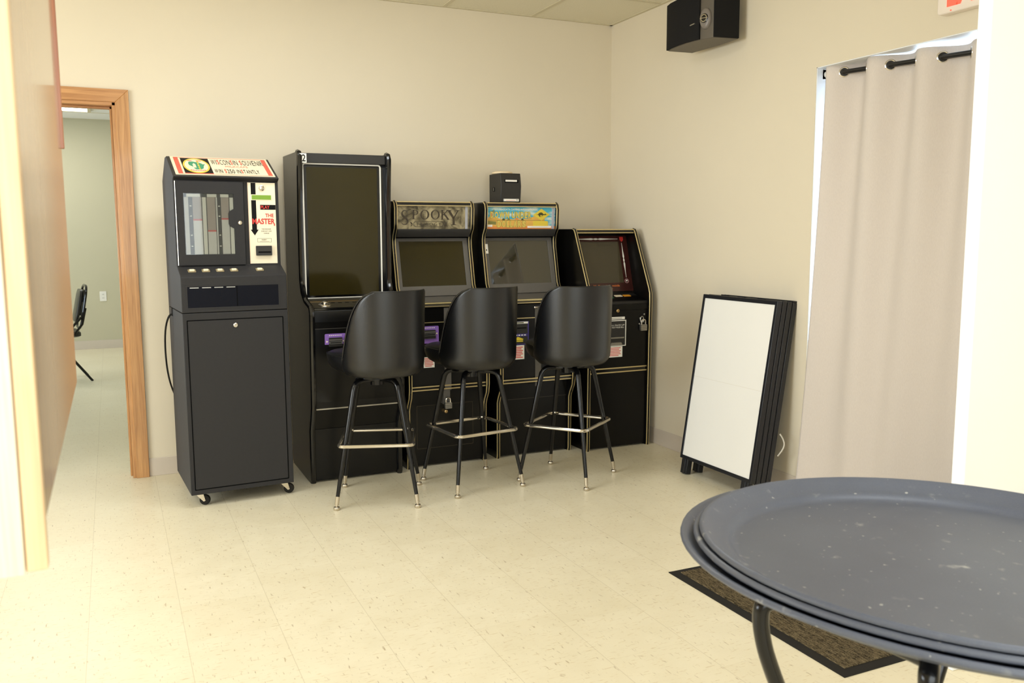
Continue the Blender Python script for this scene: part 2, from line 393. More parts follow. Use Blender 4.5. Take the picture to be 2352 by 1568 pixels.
# ------------------------------------------------------------------ room shell
XR, YB, ZC = 3.185, 5.27, 2.775      # right wall, back wall, ceiling
XL, YF = -3.2, -1.6                  # unseen left and rear walls
FYB = 11.80                          # far wall of the next room
b = MB(); b.box(XL-.2, 4.6, YF-.2, FYB+.2, -.1, 0); struct(b.build('floor', M['floor']))
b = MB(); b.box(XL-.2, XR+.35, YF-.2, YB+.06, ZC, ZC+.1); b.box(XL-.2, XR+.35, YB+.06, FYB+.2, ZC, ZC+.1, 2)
for k in range(24):                  # suspended grid, flush T bars from the corner
    x = XR-.61*k
    if x > XL: b.box(x-.012, x+.012, YF, YB, ZC-.004, ZC+.001, 1); b.box(x-.012, x+.012, YB+.12, FYB, ZC-.004, ZC+.001, 1)
    y = YB-.61*k
    if y > YF: b.box(XL, XR, y-.012, y+.012, ZC-.0035, ZC+.001, 1)
    y = FYB-.61*k
    if y > YB+.15: b.box(XL, 2.2, y-.012, y+.012, ZC-.0035, ZC+.001, 1)
# wall angle round the edge
b.box(XL, XR, YB-.022, YB, ZC-.005, ZC+.001, 1); b.box(XR-.022, XR, YF, YB, ZC-.005, ZC+.001, 1)
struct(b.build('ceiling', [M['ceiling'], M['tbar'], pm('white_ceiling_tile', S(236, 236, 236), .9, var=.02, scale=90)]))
DX0, DX1, DZ = -.78, .068, 2.083     # doorway in the back wall
b = MB(); b.box(XL, DX0, YB, YB+.12, 0, ZC); b.box(DX1, XR+.3, YB, YB+.12, 0, ZC); b.box(DX0, DX1, YB, YB+.12, DZ, ZC)
struct(b.build('wall_back', M['wall']))
OY0, OY1, OZ = 2.0, 3.342, 2.166     # curtained door opening in the right wall
b = MB(); b.box(XR, XR+.30, OY1, YB, 0, ZC); b.box(XR, XR+.30, OY0, OY1, OZ, ZC); b.box(XR, XR+.30, YF, OY0, 0, ZC)
struct(b.build('wall_right', M['wall']))
b = MB(); b.box(XL-.1, XL, YF, FYB, 0, ZC); struct(b.build('wall_left', M['wall']))
b = MB(); b.box(XL, XR+.3, YF-.1, YF, 0, ZC); struct(b.build('wall_front', M['wall_white']))
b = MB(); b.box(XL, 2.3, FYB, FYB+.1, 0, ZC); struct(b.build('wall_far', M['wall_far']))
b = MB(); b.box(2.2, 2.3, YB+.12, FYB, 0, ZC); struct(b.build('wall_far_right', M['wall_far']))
# white stub wall between the serving area and the curtained door
b = MB(); b.box(2.317, XR, 1.755, 1.80, 0, ZC); struct(b.build('wall_near_right', M['wall_white'], bevel=.004))
# painted jamb liner and soffit of the recess
b = MB(); b.box(XR+.002, XR+.30, OY1-.004, OY1, 0, OZ); b.box(XR+.002, XR+.30, OY0, OY1, OZ-.004, OZ)
struct(b.build('trim_2', M['jamb']))
# glazed door at the back of the recess
b = MB(); X0, X1 = XR+.25, XR+.295
b.box(X0, X1, OY1-.10, OY1-.004, 0, OZ-.004); b.box(X0, X1, OY0, OY0+.10, 0, OZ-.004); b.box(X0, X1, OY0+.1, OY1-.1, 0, .22); b.box(X0, X1, OY0+.1, OY1-.1, OZ-.07, OZ-.004)
door = struct(b.build('door_1', M['jamb'], bevel=.003))
b = MB(); b.box(X0+.02, X0+.026, OY0+.1, OY1-.1, .22, OZ-.07); b.build('pane', M['glass'], door)
# baseboards
def base(name, boxes):
    q = MB()
    for bx in boxes: q.box(*bx)
    return struct(q.build(name, M['vinyl_base'], bevel=.002))
base('baseboard_back', [(DX1+.068, XR-.004, YB-.005, YB, 0, .104), (XL, DX0-.068, YB-.005, YB, 0, .104)])
base('baseboard_right', [(XR-.005, XR, OY1, YB, 0, .104)])
base('baseboard_far', [(XL, 2.2, FYB-.006, FYB, 0, .104)])
# oak casing and jamb of the doorway
b = MB(); w = .068; y0 = YB-.018
Tb = frame((0, YB, 0), (1, 0, 0), (0, 0, 1))
b.plate(Tb, [(DX1, 0), (DX1+w, 0), (DX1+w, DZ+w), (DX1, DZ)], 0, .018, 0)
b.plate(Tb, [(DX0, 0), (DX0, DZ), (DX0-w, DZ+w), (DX0-w, 0)], 0, .018, 0)
b.plate(Tb, [(DX0, DZ), (DX1, DZ), (DX1+w, DZ+w), (DX0-w, DZ+w)], 0, .018, 1)
b.box(DX1-.018, DX1+.006, YB-.008, YB+.13, 0, DZ, 0); b.box(DX0-.006, DX0+.018, YB-.008, YB+.13, 0, DZ, 0); b.box(DX0, DX1, YB-.008, YB+.13, DZ-.018, DZ+.006, 1)
b.box(DX1-.030, DX1-.018, YB+.05, YB+.085, 0, DZ-.018, 0); b.box(DX0+.018, DX1-.018, YB+.05, YB+.085, DZ-.030, DZ-.018, 1)
struct(b.build('trim_1', [M['oak_v'], M['oak_h']], bevel=.002))

# ------------------------------------------------------------------ next room: outlet, light, chair
t = thing('wall_outlet', 'white double electrical outlet on the far wall seen through the doorway', 'outlet', (-.108, FYB, .646))
Tf = frame((0, 0, 0), (1, 0, 0), (0, 0, 1))
b = MB(); b.plate(Tf, rrect(-.038, .038, -.06, .06, .006), 0, .007); b.build('cover_plate', M['window_white'], t)
for s in (-1, 1):
    b = MB(); b.plate(Tf, circle(0, s*.022, .016, 16), .007, .009, 0)
    for q in (-1, 1): b.plate(Tf, rrect(q*.006-.0015, q*.006+.0015, s*.022-.005, s*.022+.006), .009, .0095, 1)
    b.build('socket', [M['window_white'], M['dark_seam']], t)
t = thing('ceiling_light', 'lit fluorescent ceiling panel in the next room above the doorway view', 'ceiling light', (-.72, 10.75, ZC))
b = MB(); b.ring(Matrix.Translation((0, 0, -.02)), rrect(-.61, .61, -.305, .305), rrect(-.575, .575, -.27, .27), 0, .02); b.build('frame', M['tbar'], t)
b = MB(); b.box(-.575, .575, -.27, .27, -.014, -.006); b.build('diffuser', M['light_panel'], t)
# black stacking chair, its back turned to the right
t = thing('stacking_chair', 'black padded metal chair standing in the next room past the doorway', 'chair', (-.50, 9.3, 0), R(97))
# local: faces +y (to the left in the picture after rotation)
def loopback(w, z0, z1, y0, y1, rc):
    pts = []
    for (x, z) in rrect(-w, w, z0, z1, rc, 6):
        f = (z-z0)/(z1-z0); pts.append((x, y0+(y1-y0)*f, z))
    return pts
b = MB(); b.tube(loopback(.21, .50, .905, -.185, -.262, .13), .011, 8, True); b.build('back_frame', M['tube_black'], t)
def bz(z): return -.185-.077*(z-.5)/.405
b = MB(); lo = []
for d in (.020, .028, .046, .052):
    k = .93 if d in (.020, .052) else 1
    lo.append([(x*k, bz(z)+d, .715+(z-.715)*k) for (x, z) in rrect(-.165, .165, .56, .87, .07, 5)])
b.rings(lo); b.build('back_pad', M['vinyl'], t)
b = MB()
for z0, z1, w0 in ((.62, .76, .208), (.79, .862, .203)):
    b.rings([[(x, bz(z)+d, z) for (x, z) in rrect(-w0, w0, z0, z1, .01, 2)] for d in (-.006, .008)])
b.box(-.15, .15, bz(.77)-.006, bz(.77)+.022, .755, .80); b.build('back_plate', M['tube_black'], t)
b = MB(); lo = []
for z, k in ((.425, .92), (.435, 1), (.465, 1), (.478, .93)):
    lo.append([(x*k, y*k, z) for x, y in rrect(-.205, .205, -.19, .21, .06, 5)])
b.rings(lo); b.build('seat', M['vinyl'], t)
for s in (-1, 1):
    b = MB(); b.tube([(s*.215, .17, .42), (s*.215, -.02, .425), (s*.215, -.20, .62), (s*.21, -.215, .66)], .011, 8); b.build('side_rail', M['tube_black'], t)
    b = MB(); b.tube([(s*.21, -.235, .70), (s*.215, -.20, .55), (s*.215, .22, 0)], .011, 8); b.build('leg', M['tube_black'], t)
    b = MB(); b.tube([(s*.20, .12, .43), (s*.20, -.02, .33), (s*.20, -.26, 0)], .011, 8); b.build('leg', M['tube_black'], t)

# ------------------------------------------------------------------ pull tab vending cabinet
a = R(3.2)
t = thing('vending_machine', 'tall charcoal ticket vending machine on casters with gabled sign top', 'vending machine', (.304, 4.517, 0), a)
W, D = .514, .54
FR = frame((0, 0, 0), (1, 0, 0), (0, 0, 1))             # front face frame, n = -y
b = MB(); b.prism_x([(0, .068), (D, .068), (D, .985), (0, .985)], 0, W)
b.box(.0, W, .004, D, .984, .989, 1)
cab = b.build('lower_cabinet', [M['gray_metal'], M['dark_seam']], t, bevel=.003)
YU = .115                                              # upper face depth
prof = [(0, .988), (D, .988), (D, 1.655), (.39, 1.768), (.325, 1.770), (.085, 1.655), (YU, 1.640), (YU, 1.215), (.012, 1.172), (0, 1.162)]
b = MB(); b.prism_x(prof, 0, W); b.build('upper_cabinet', M['gray_metal'], t, bevel=.003)
# lower door with seam
b = MB(); b.ring(FR, rrect(.018, .490, .092, .952, .004, 2), rrect(.023, .485, .097, .947, .003, 2), .0, .001, 1); b.plate(FR, rrect(.0235, .4845, .0975, .9465, .003, 2), 0, .0016, 0)
d = b.build('door', [M['gray_metal'], M['dark_seam']], t)
b = MB(); b.lathe([(.011, 0), (.011, .004), (.008, .006), (.0075, .005), (.001, .005)], 18, 0, FR @ Matrix.Translation((.25, .918, .001))); b.build('lock', M['chrome'], d)
# dispensing bin: dark recess, two flaps
b = MB(); b.ring(FR, rrect(.022, .476, 1.006, 1.122), rrect(.028, .470, 1.012, 1.116), -.004, .0015, 0)
b.plate(FR, rrect(.028, .262, 1.012, 1.116), -.002, .0006, 1); b.plate(FR, rrect(.266, .470, 1.012, 1.116), -.002, .0006, 1)
b.plate(FR, rrect(.262, .266, 1.012, 1.116), -.002, .0012, 2)
for k in range(4): b.plate(FR, rrect(.040+.058*k, .082+.058*k, 1.108, 1.112), 0, .0012, 3)
b.build('dispensing_bin', [M['gray_metal'], pm('bin_flap', S(17, 18, 26), .35, spec=.08), M['dark_seam'], M['steel']], t)
# push buttons on the sloping shelf
TS = frame((0, .006, 1.168), (1, 0, 0), (0, YU-.006, .047))
for u in (.062, .128, .196, .264, .392):
    b = MB(); b.plate(TS, rrect(u-.019, u+.019, .040, .070, .004, 3), 0, .004, 0); b.plate(TS, rrect(u-.012, u+.012, .045, .063, .004, 3), .004, .009, 1)
    b.build('push_button', [pm('button_frame', S(150, 135, 100), .35), M['cream']], t, bevel=.001)
# window door in the upper face
FU = frame((0, YU, 0), (1, 0, 0), (0, -.005, .425)); FU = frame((0, YU-.0052*(0-.215), 0), (1, 0, 0), (0, 0, 1))
FU = frame((0, YU, 0), (1, 0, 0), (0, 0, 1))
b = MB()
win = [(.044, 1.270), (.2855, 1.270), (.2855, 1.400), (.262, 1.413), (.258, 1.425), (.258, 1.475), (.262, 1.487), (.2855, 1.500), (.2855, 1.575), (.044, 1.575)]
b.plate(FU, [(.012, 1.218), (.334, 1.218), (.334, 1.270), (.012, 1.270)], 0, .014); b.plate(FU, [(.012, 1.575), (.334, 1.575), (.334, 1.634), (.012, 1.634)], 0, .014)
b.plate(FU, [(.012, 1.270), (.044, 1.270), (.044, 1.575), (.012, 1.575)], 0, .014)
b.plate(FU, [(.334, 1.270), (.334, 1.575), (.2855, 1.575), (.2855, 1.500), (.262, 1.487), (.258, 1.475), (.258, 1.425), (.262, 1.413), (.2855, 1.400), (.2855, 1.270)], 0, .014)
b.plate(FU, rrect(.334, .338, 1.218, 1.634), 0, .002, 1); b.plate(FU, rrect(.0065, .0095, 1.218, 1.634), 0, .006, 2)
d = b.build('window_door', [M['gray_metal'], M['dark_seam'], M['chrome']], t)
b = MB(); b.plate(FU, win, .006, .008); b.build('window_pane', M['glass'], d)
b = MB(); b.lathe([(.010, 0), (.010, .005), (.007, .006), (.001, .006)], 16, 0, FU @ Matrix.Translation((.312, 1.430, .014))); b.build('lock', M['chrome'], d)
b = MB()                                                # ticket columns behind the pane
b.plate(FU, rrect(.044, .2855, 1.270, 1.575), .0002, .001, 1)
for (u0, u1, mi) in ((.048, .068, 0), (.088, .130, 2), (.134, .152, 3), (.156, .196, 2), (.199, .206, 0), (.224, .262, 2), (.266, .284, 3)):
    b.plate(FU, rrect(u0, u1, 1.272, 1.556), .001, .0035, mi)
    if mi == 2:
        k = {.088: 1.44, .156: 1.385, .224: 1.445}[u0]
        b.plate(FU, rrect(u0, u1, 1.272, k), .0035, .0042, 0); b.plate(FU, rrect(u0, u1, k, k+.008), .0035, .0044, 4)
for u0, u1 in ((.060, .126), (.158, .204), (.222, .262)): b.plate(FU, rrect(u0, u1, 1.557, 1.572), .001, .0044, 3)
for zz in (1.31, 1.365, 1.46, 1.51):
    for uu in (.078, .2145): b.plate(FU, rrect(uu-.004, uu+.004, zz, zz+.005), .001, .0035, 3)
b.build('ticket_columns', [M['paper'], M['black_matte'], M['taupe_paper'], M['white'], M['pink_ink']], t)
# white instruction plate
b = MB()
b.plate(FU, rrect(.358, .497, 1.221, 1.634), 0, .003, 0)
b.plate(FU, rrect(.359, .3595, 1.221, 1.634), .003, .0034, 2)
b.plate(FU, [(.374, 1.633), (.374, 1.395), (.366, 1.395), (.386, 1.365), (.406, 1.395), (.398, 1.395), (.398, 1.633)][::-1], .003, .0034, 1)
b.plate(FU, rrect(.418, .4965, 1.497, 1.522), .003, .0036, 1); b.text(FU, 'PLAY', .421, .466, 1.501, 1.518, d1=.0042, mi=2, bold=.02)
b.text(FU, 'THE', .442, .485, 1.459, 1.477, d1=.0042, mi=2, bold=.02)
b.text(FU, 'MASTER', .376, .490, 1.423, 1.452, d1=.0044, mi=2, bold=.025)
b.plate(FU, rrect(.485, .490, 1.415, 1.425), .003, .0044, 2)
for i, s_ in enumerate(('THIS MACHINE', 'DOES NOT GIVE', 'CHANGE')): b.text(FU, s_, (.421, .419, .431)[i], (.469, .471, .459)[i], 1.395-.011*i, 1.401-.011*i, d1=.0036, mi=1)
b.ring(FU, rrect(.398, .470, 1.331, 1.350), rrect(.399, .469, 1.332, 1.349), .003, .0034, 1)
b.text(FU, 'INSERT', .420, .446, 1.340, 1.346, d1=.0036, mi=1); b.plate(FU, rrect(.410, .458, 1.334, 1.3355), .003, .0034, 3)
ip = b.build('instruction_plate', [M['cream'], M['black_ink'], M['red_ink'], pm('gray_ink', S(140, 135, 128), .5)], t)
b = MB(); b.plate(FU, rrect(.374, .478, 1.545, 1.574), .003, .005, 1); b.plate(FU, rrect(.377, .475, 1.548, 1.571), .005, .0055, 0); b.build('display', [M['lime'], M['cream']], ip)
b = MB(); b.lathe([(.014, 0), (.014, .005), (.010, .007), (.009, .005), (.003, .006)], 20, 0, FU @ Matrix.Translation((.428, 1.607, .003))); b.build('lock', M['chrome'], ip)
b = MB(); b.plate(FU, rrect(.388, .468, 1.262, 1.312, .003), .003, .016, 0); b.plate(FU, rrect(.398, .462, 1.276, 1.283), .016, .0168, 1)
b.build('bill_slot', [M['black_matte'], M['dark_seam']], ip, bevel=.002)
# sloping header sign
TH = frame((0, .085, 1.655), (1, 0, 0), (0, .24, .115)); HL = math.hypot(.24, .115)
b = MB(); b.plate(TH, rrect(.016, .500, .020, HL-.006), 0, .003, 0)
b.plate(TH, rrect(.030, .052, .030, HL-.018), .003, .0034, 1); b.plate(TH, rrect(.468, .490, .030, HL-.018), .003, .0034, 1)
b.plate(TH, rrect(.030, .490, HL-.022, HL-.014), .003, .0034, 2); b.plate(TH, rrect(.030, .490, .026, .032), .003, .0034, 2)
b.plate(TH, rrect(.062, .198, .036, HL-.026), .003, .0034, 3); b.plate(TH, rrect(.062, .198, .030, .038), .003, .0036, 1)
cy = .036+(HL-.062)/2
b.plate(TH, circle(.129, cy, .064, 36, (HL-.068)/2), .0034, .0038, 4); b.plate(TH, circle(.129, cy, .056, 36, (HL-.098)/2), .0038, .0042, 0)
st = [(-.036, .030), (-.030, .048), (-.012, .050), (.0, .044), (.012, .040), (.026, .030), (.034, .016), (.044, .022), (.034, -.008), (.030, -.034), (.018, -.048), (-.006, -.050), (-.014, -.040), (-.018, -.016), (-.034, .004)]
b.plate(TH, [(.129+u, cy+v*1.05) for u, v in st][::-1], .0042, .0046, 5)
b.plate(TH, [(.112, cy-.03), (.126, cy-.03), (.126, cy+.015), (.119, cy+.03), (.112, cy+.015)], .0046, .005, 0)
for k in range(5): b.plate(TH, rrect(.136, .144, cy-.056+.024*k, cy-.038+.024*k, .003, 2), .0046, .005, 4)
b.plate(TH, rrect(.095, .115, cy+.060, cy+.068), .0042, .0046, 1); b.plate(TH, rrect(.135, .160, cy+.060, cy+.068), .0042, .0046, 1)
for k in range(9): b.plate(TH, rrect(.093+.0082*k, .099+.0082*k, cy-.066-.006*math.sin(k*PI/8), cy-.056-.006*math.sin(k*PI/8)), .0042, .0046, 1)
def row(s_, u0, u1, v0, v1, bold, red='$'):
    # each glyph placed separately so the dollar signs can be red
    wd = {'I': .42, ' ': .45, '$': .8, 'N': 1.05, 'O': 1.1, 'W': 1.35, 'M': 1.2, '1': .6, 'L': .75}
    tot = sum(wd.get(c, .9) for c in s_); x = u0
    for c in s_:
        w_ = (u1-u0)*wd.get(c, .9)/tot
        if c != ' ':
            e = .004 if c == '$' else 0
            q_ = .36 if c == 'I' else .1
            b.text(TH, c, x+w_*q_, x+w_*(1-q_), v0-e, v1+e, d1=.0044, mi=1 if c in red else 6, bold=bold)
        x += w_
row('WI$CON$IN $OUVENIR', .206, .470, HL-.105, HL-.040, -.012)
b.text(TH, 'MILKCAPS', .270, .382, HL-.140, HL-.118, d1=.0044, mi=2)
row('WIN $250 IN$TANTLY', .206, .430, .048, .098, -.004)
b.plate(TH, rrect(.206, .300, .040, .042), .003, .0034, 2)
b.build('header_sign', [M['cream'], pm('salmon_red', S(222, 92, 72), .4), pm('pale_salmon', S(236, 160, 136), .4), M['black_ink'], M['yellow'], M['green_ink'], M['black_ink']], t)
# casters
for (x, y) in ((.050, .062), (.478, .062), (.055, .47), (.478, .47)):
    b = MB(); b.box(-.026, .026, -.03, .03, .064, .068, 0); b.lathe([(.016, .058), (.018, .064)], 16)
    for s in (-1, 1): b.plate(frame((s*.015, 0, 0), (0, 1, 0), (0, 0, 1)), [(-.022, .060), (-.032, .024), (-.020, .022), (.020, .060)], -.0015, .0015, 0)
    b.box(-.0165, .0165, -.022, .020, .057, .060, 0); b.tube([(-.019, -.024, .0265), (.019, -.024, .0265)], .0055, 8)
    c = b.build('caster', M['chrome'], t, loc=(x, y, 0)); c.rotation_euler = (0, 0, R(62))
    b = MB(); b.lathe([(.007, -.011), (.021, -.011), (.026, -.008), (.0265, .0), (.026, .008), (.021, .011), (.007, .011)], 22, 0, Matrix.Translation((0, -.024, .0265)) @ Matrix.Rotation(PI/2, 4, 'Y')); b.build('wheel', M['rubber'], c)
P = [(.002, .40, .955), (-.018, .40, .948), (-.036, .43, .88), (-.037, .48, .76), (-.026, .53, .63), (-.004, .57, .53), (.03, .60, .45), (.05, .61, .36)]
for _ in range(2): P = [P[0]]+[tuple(Vector(a_)*(1-k)+Vector(b_)*k) for a_, b_ in zip(P, P[1:]) for k in (.25, .75)]+[P[-1]]
b = MB(); b.tube(P, .005, 8); b.box(-.004, .002, .385, .415, .945, .985); b.build('power_cord', M['rubber'], t)

# ------------------------------------------------------------------ arcade style game cabinets
def arc(cx, cz, r, a0, a1, n=4): return [(cx+r*math.cos(R(a0+(a1-a0)*i/n)), cz+r*math.sin(R(a0+(a1-a0)*i/n))) for i in range(n+1)]
YM = 4.72
def side_parts(t, W, prof, th, gold=True, mat='black_lam', body_edge=None):
    for x0 in (0, W-th):
        q = MB(); q.prism_x(prof, x0, x0+th); sp_ = q.build('side_panel', M[mat], t, bevel=.002)
        q = MB()
        pts = body_edge or prof
        if gold:
            for x in (x0+.0035, x0+th-.0035): q.tube([(x, y-.0005, z) for y, z in pts], .0036, 6, mi=0)
            q.tube([(x0+th/2, y-.001, z) for y, z in pts], .0075, 6, mi=1)
            q.build('edge_molding', [M['gold'], M['black_gloss']], sp_)
        else:
            q.tube([(x0+th/2, y, z) for y, z in pts], th*.52, 8); q.build('edge_molding', M['black_gloss'], sp_)

# --- tall cabinet with the portrait screen
t = thing('game_machine', 'tall black game cabinet with portrait screen and number 2 sticker', 'game machine', (.94, YM, 0))
W, th = .527, .030
pf = [(.49, 0), (.008, 0), (-.012, .02), (-.018, .29), (-.075, .40), (-.085, .44), (-.095, .68), (-.112, .92), (-.112, .955), (-.095, .985), (.03, 1.015), (.095, 1.055), (.125, 1.12), (.118, 1.46), (.085, 1.775), (.10, 1.80), (.125, 1.81), (.49, 1.82)]
pf = [(.49, 0), (.0, 0), (-.012, .02), (-.016, .30), (-.05, .37), (-.078, .44), (-.09, .68), (-.105, .91), (-.105, .955), (-.09, .98), (.03, 1.005), (.10, 1.05), (.128, 1.12), (.12, 1.46), (.085, 1.785), (.10, 1.808), (.125, 1.814), (.49, 1.82)]
side_parts(t, W, pf, th, gold=False, body_edge=pf[1:-1])
b = MB(); body = [(.485, .01), (.0, .01), (.0, .30), (-.055, .42), (-.08, .66), (-.095, .915), (-.085, .962), (.045, .992), (.15, 1.02), (.150, 1.06), (.135, 1.80), (.485, 1.81)]
b.prism_x(body, th-.002, W-th+.002); b.build('cabinet_body', M['black_lam'], t, bevel=.002)
TSn = frame((0, .150, 1.02), (1, 0, 0), (0, -.015, .76))        # screen plane, v measured up from z=1.02
b = MB(); b.plate(TSn, rrect(th, W-th, -.01, .725), .0, .014, 0)
b.ring(TSn, rrect(.033, .475, -.008, .738, .016, 4), rrect(.0405, .4675, -.0005, .7305, .010, 4), .014, .0185, 1)
b.build('screen_frame', [M['black_gloss'], M['white']], t)
b = MB(); b.plate(TSn, rrect(.056, .452, .012, .716, .004, 3), .0145, .0165, 0); b.build('screen', M['screen'], t)
b = MB(); b.plate(TSn, rrect(th, W-th, .738, .790), .0, .036, 0); b.build('top_rail', M['black_matte'], t, bevel=.003)
b = MB(); b.plate(TSn, [(.014, .736), (.052, .736), (.052, .786), (.014, .786)], .036, .0535, 0)
b.text(TSn, '2', .027, .047, .743, .780, d1=.0545, mi=1, bold=.012); b.build('number_sticker', [M['white'], M['black_ink']], t)
# below the screen: sloping strip, vents and deck
b = MB(); b.prism_x([(.132, 1.003), (.10, .995), (.105, .99), (.15, .99)], th, W-th, 0)
TD = frame((0, -.085, .964), (1, 0, 0), (0, .23, .053))
b.plate(TD, rrect(th, W-th, .0, .200), -.01, .003, 0); b.plate(TD, rrect(th, W-th, .150, .153), .003, .006, 2)
b.plate(TD, rrect(th, W-th, .0, .012, .003, 2), -.01, .012, 1)
for k in range(8): b.plate(TD, rrect(.15+.04*k, .172+.04*k, .120, .128), .003, .0035, 3)
b.build('control_deck', [pm('deck_brown', S(58, 54, 44), .3), M['black_gloss'], M['brass'], M['dark_seam']], t)
b = MB(); b.lathe([(.034, 0), (.034, .006), (.030, .010), (.019, .012), (.018, .020), (.012, .026), (.001, .028)], 20, 0, TD @ Matrix.Translation((.105, .075, .003))); b.build('trackball', M['chrome'], t)
FT = frame((0, -.097, .92), (1, 0, 0), (0, -.03*-1, -.48*-1)); FT = frame((0, -.092, .90), (1, 0, 0), (0, -.055, .94))
FT = frame((0, -.0545, .415), (1, 0, 0), (0, -.0405, .50))      # sloped front, v up from z=.415
b = MB(); b.plate(FT, rrect(th, W-th, .012, .49), -.012, .001, 0); b.plate(FT, rrect(th, W-th, .004, .011), -.004, .004, 1); b.plate(FT, rrect(th, W-th, .452, .4535), 0, .0014, 2)
b.build('front_door', [M['black_lam'], M['steel'], M['gray_bezel']], t)
b = MB(); b.plate(frame((0, .0, .02), (1, 0, 0), (0, 0, 1)), rrect(th, W-th, 0, .28), 0, .004, 0); b.build('kick_panel', M['black_lam'], t)
def bill_plate(t, T, u0, u1, v0, v1):
    q = MB(); w = u1-u0; h = v1-v0
    q.plate(T, rrect(u0, u1, v0, v1, .006), 0, .003, 0)
    for k in range(7): q.plate(T, rrect(u0+w*(.20+.09*k), u0+w*(.26+.09*k), v0+h*.88, v0+h*.92), .003, .0034, 1)
    q.plate(T, [(u0+w*.07, v0+h*.50), (u0+w*.17, v0+h*.56), (u0+w*.07, v0+h*.62)], .003, .0036, 2)
    q.plate(T, [(u0+w*.93, v0+h*.50), (u0+w*.93, v0+h*.62), (u0+w*.83, v0+h*.56)], .003, .0036, 2)
    o = q.build('bill_plate', [M['purple'], M['white'], M['cream']], t)
    q = MB(); q.plate(T, rrect(u0+w*.19, u0+w*.82, v0+h*.28, v0+h*.78, .002), .003, .012, 0)
    q.plate(T, rrect(u0+w*.20, u0+w*.81, v0+h*.62, v0+h*.70), .012, .014, 2)
    q.ring(T, rrect(u0+w*.20, u0+w*.81, v0+h*.44, v0+h*.58, .003), rrect(u0+w*.23, u0+w*.78, v0+h*.475, v0+h*.545, .002), .012, .018, 1)
    q.build('bill_slot', [M['black_matte'], M['steel'], M['gray_bezel']], o)
def red_label(t, T, u0, u1, v0, v1, n=6):
    q = MB(); q.plate(T, rrect(u0, u1, v0, v1), 0, .001, 0); w = u1-u0; h = v1-v0
    for k in range(n):
        vv = v1-h*(.10+.85*k/n); e = (.06, .16, .05, .10, .05, .2)[k % 6]
        q.plate(T, rrect(u0+w*(.06+e*.3), u1-w*(.05+e), vv-h*.075, vv), .001, .0014, 1)
    return q.build('warning_label', [M['white'], M['pink_ink']], t)
bill_plate(t, FT, .083, .197, .328, .424)
b = MB(); b.plate(FT, rrect(.104, .197, .168, .233, .003), 0.001, .002, 0)
for k, (u, v) in enumerate(((.112, .210), (.127, .200), (.142, .206), (.152, .193), (.162, .210))): b.plate(FT, [(u, v-.012), (u+.006, v-.014), (u+.012, v+.014), (u+.004, v+.016)], .002, .0024, 1 if k % 2 else 2)
for k in range(3): b.plate(FT, rrect(.119, .182-.01*k, .176+.008*k, .1795+.008*k), .002, .0024, 1)
b.build('warning_label', [M['white'], M['pink_ink'], M['black_ink']], t)

# --- two matching cabinets with lit-style marquees
GP = [(.48, 0), (.045, 0), (.040, .02), (.035, .35), (.020, .385), (-.008, .43), (-.018, .48), (-.018, .935), (-.008, .962), (.03, .978), (.13, 1.005), (.175, 1.03), (.195, 1.065), (.245, 1.29), (.247, 1.335), (.238, 1.365), (.208, 1.405), (.203, 1.43), (.197, 1.52), (.205, 1.548), (.228, 1.562), (.48, 1.562)]
def game(label, x, W):
    t = thing('game_machine', label, 'game machine', (x, YM, 0))
    th = .022
    side_parts(t, W, GP, th, True, 'black_gloss', GP[1:-1])
    q = MB(); q.prism_x([(.475, .01), (.06, .01), (.06, .46), (.012, .48), (.008, .945), (.03, .955), (.20, .99), (.285, 1.34), (.24, 1.40), (.228, 1.55), (.475, 1.556)], th-.002, W-th+.002)
    q.build('cabinet_body', M['black_lam'], t, bevel=.002)
    # top rail with a double gold line
    q = MB(); q.box(th, W-th, .205, .24, 1.536, 1.558, 0)
    for z in (1.537, 1.558): q.tube([(th, .2045, z), (W-th, .2045, z)], .0035, 6, mi=1)
    q.build('top_rail', [M['black_gloss'], M['gold']], t)
    q = MB(); q.prism_x([(.203, 1.392), (.203, 1.400), (.26, 1.400), (.29, 1.352), (.225, 1.352)], th, W-th); q.build('marquee_sill', M['black_matte'], t, bevel=.002)
    TB = frame((0, .192, 1.0), (1, 0, 0), (0, .085, .345))
    q = MB(); L0 = math.hypot(.085, .345)
    q.ring(TB, rrect(th, W-th, .0, L0, .0), rrect(.046, W-.052, .062, L0-.020), -.004, .006, 0)
    bz = q.build('screen_bezel', M['gray_bezel'], t, bevel=.002)
    q = MB(); q.plate(TB, rrect(.046, W-.052, .062, L0-.020), -.004, .0005, 0); q.build('screen', M['screen_clear' if x > 2 else 'screen'], t)
    # deck with molded double gold edge
    q = MB(); q.prism_x([(.0, .955), (.008, .975), (.03, .982), (.20, 1.0), (.20, .99), (.02, .945)], th, W-th, 0)
    q.tube([(th, -.006, .972), (W-th, -.006, .972)], .007, 8, mi=2); q.tube([(th, -.004, .955), (W-th, -.004, .955)], .0035, 6, mi=1)
    q.build('control_deck', [M['gray_bezel'], M['gold'], pm('bright_trim', S(220, 210, 170), .2, .9)], t)
    FG = frame((0, .008, 0), (1, 0, 0), (0, 0, 1))
    q = MB(); q.plate(FG, rrect(th, W-th, .50, .945), -.01, .003, 0); q.plate(FG, rrect(th, W-th, .860, .8645), .003, .0045, 1)
    for z in (.470, .489): q.tube([(th, .0, z), (W-th, .0, z)], .0042, 6, mi=1)
    q.plate(FG, rrect(th, W-th, .466, .493), -.01, .005, 2)
    q.build('front_door', [M['black_lam'], M['gold'], M['black_gloss']], t)
    FK = frame((0, .058, 0), (1, 0, 0), (0, 0, 1))
    return t, th, FG, FK
W = .505
t, th, FG, FK = game('black game cabinet with gold edging and stone SPOOKY TRILOGY marquee', 1.512, W)
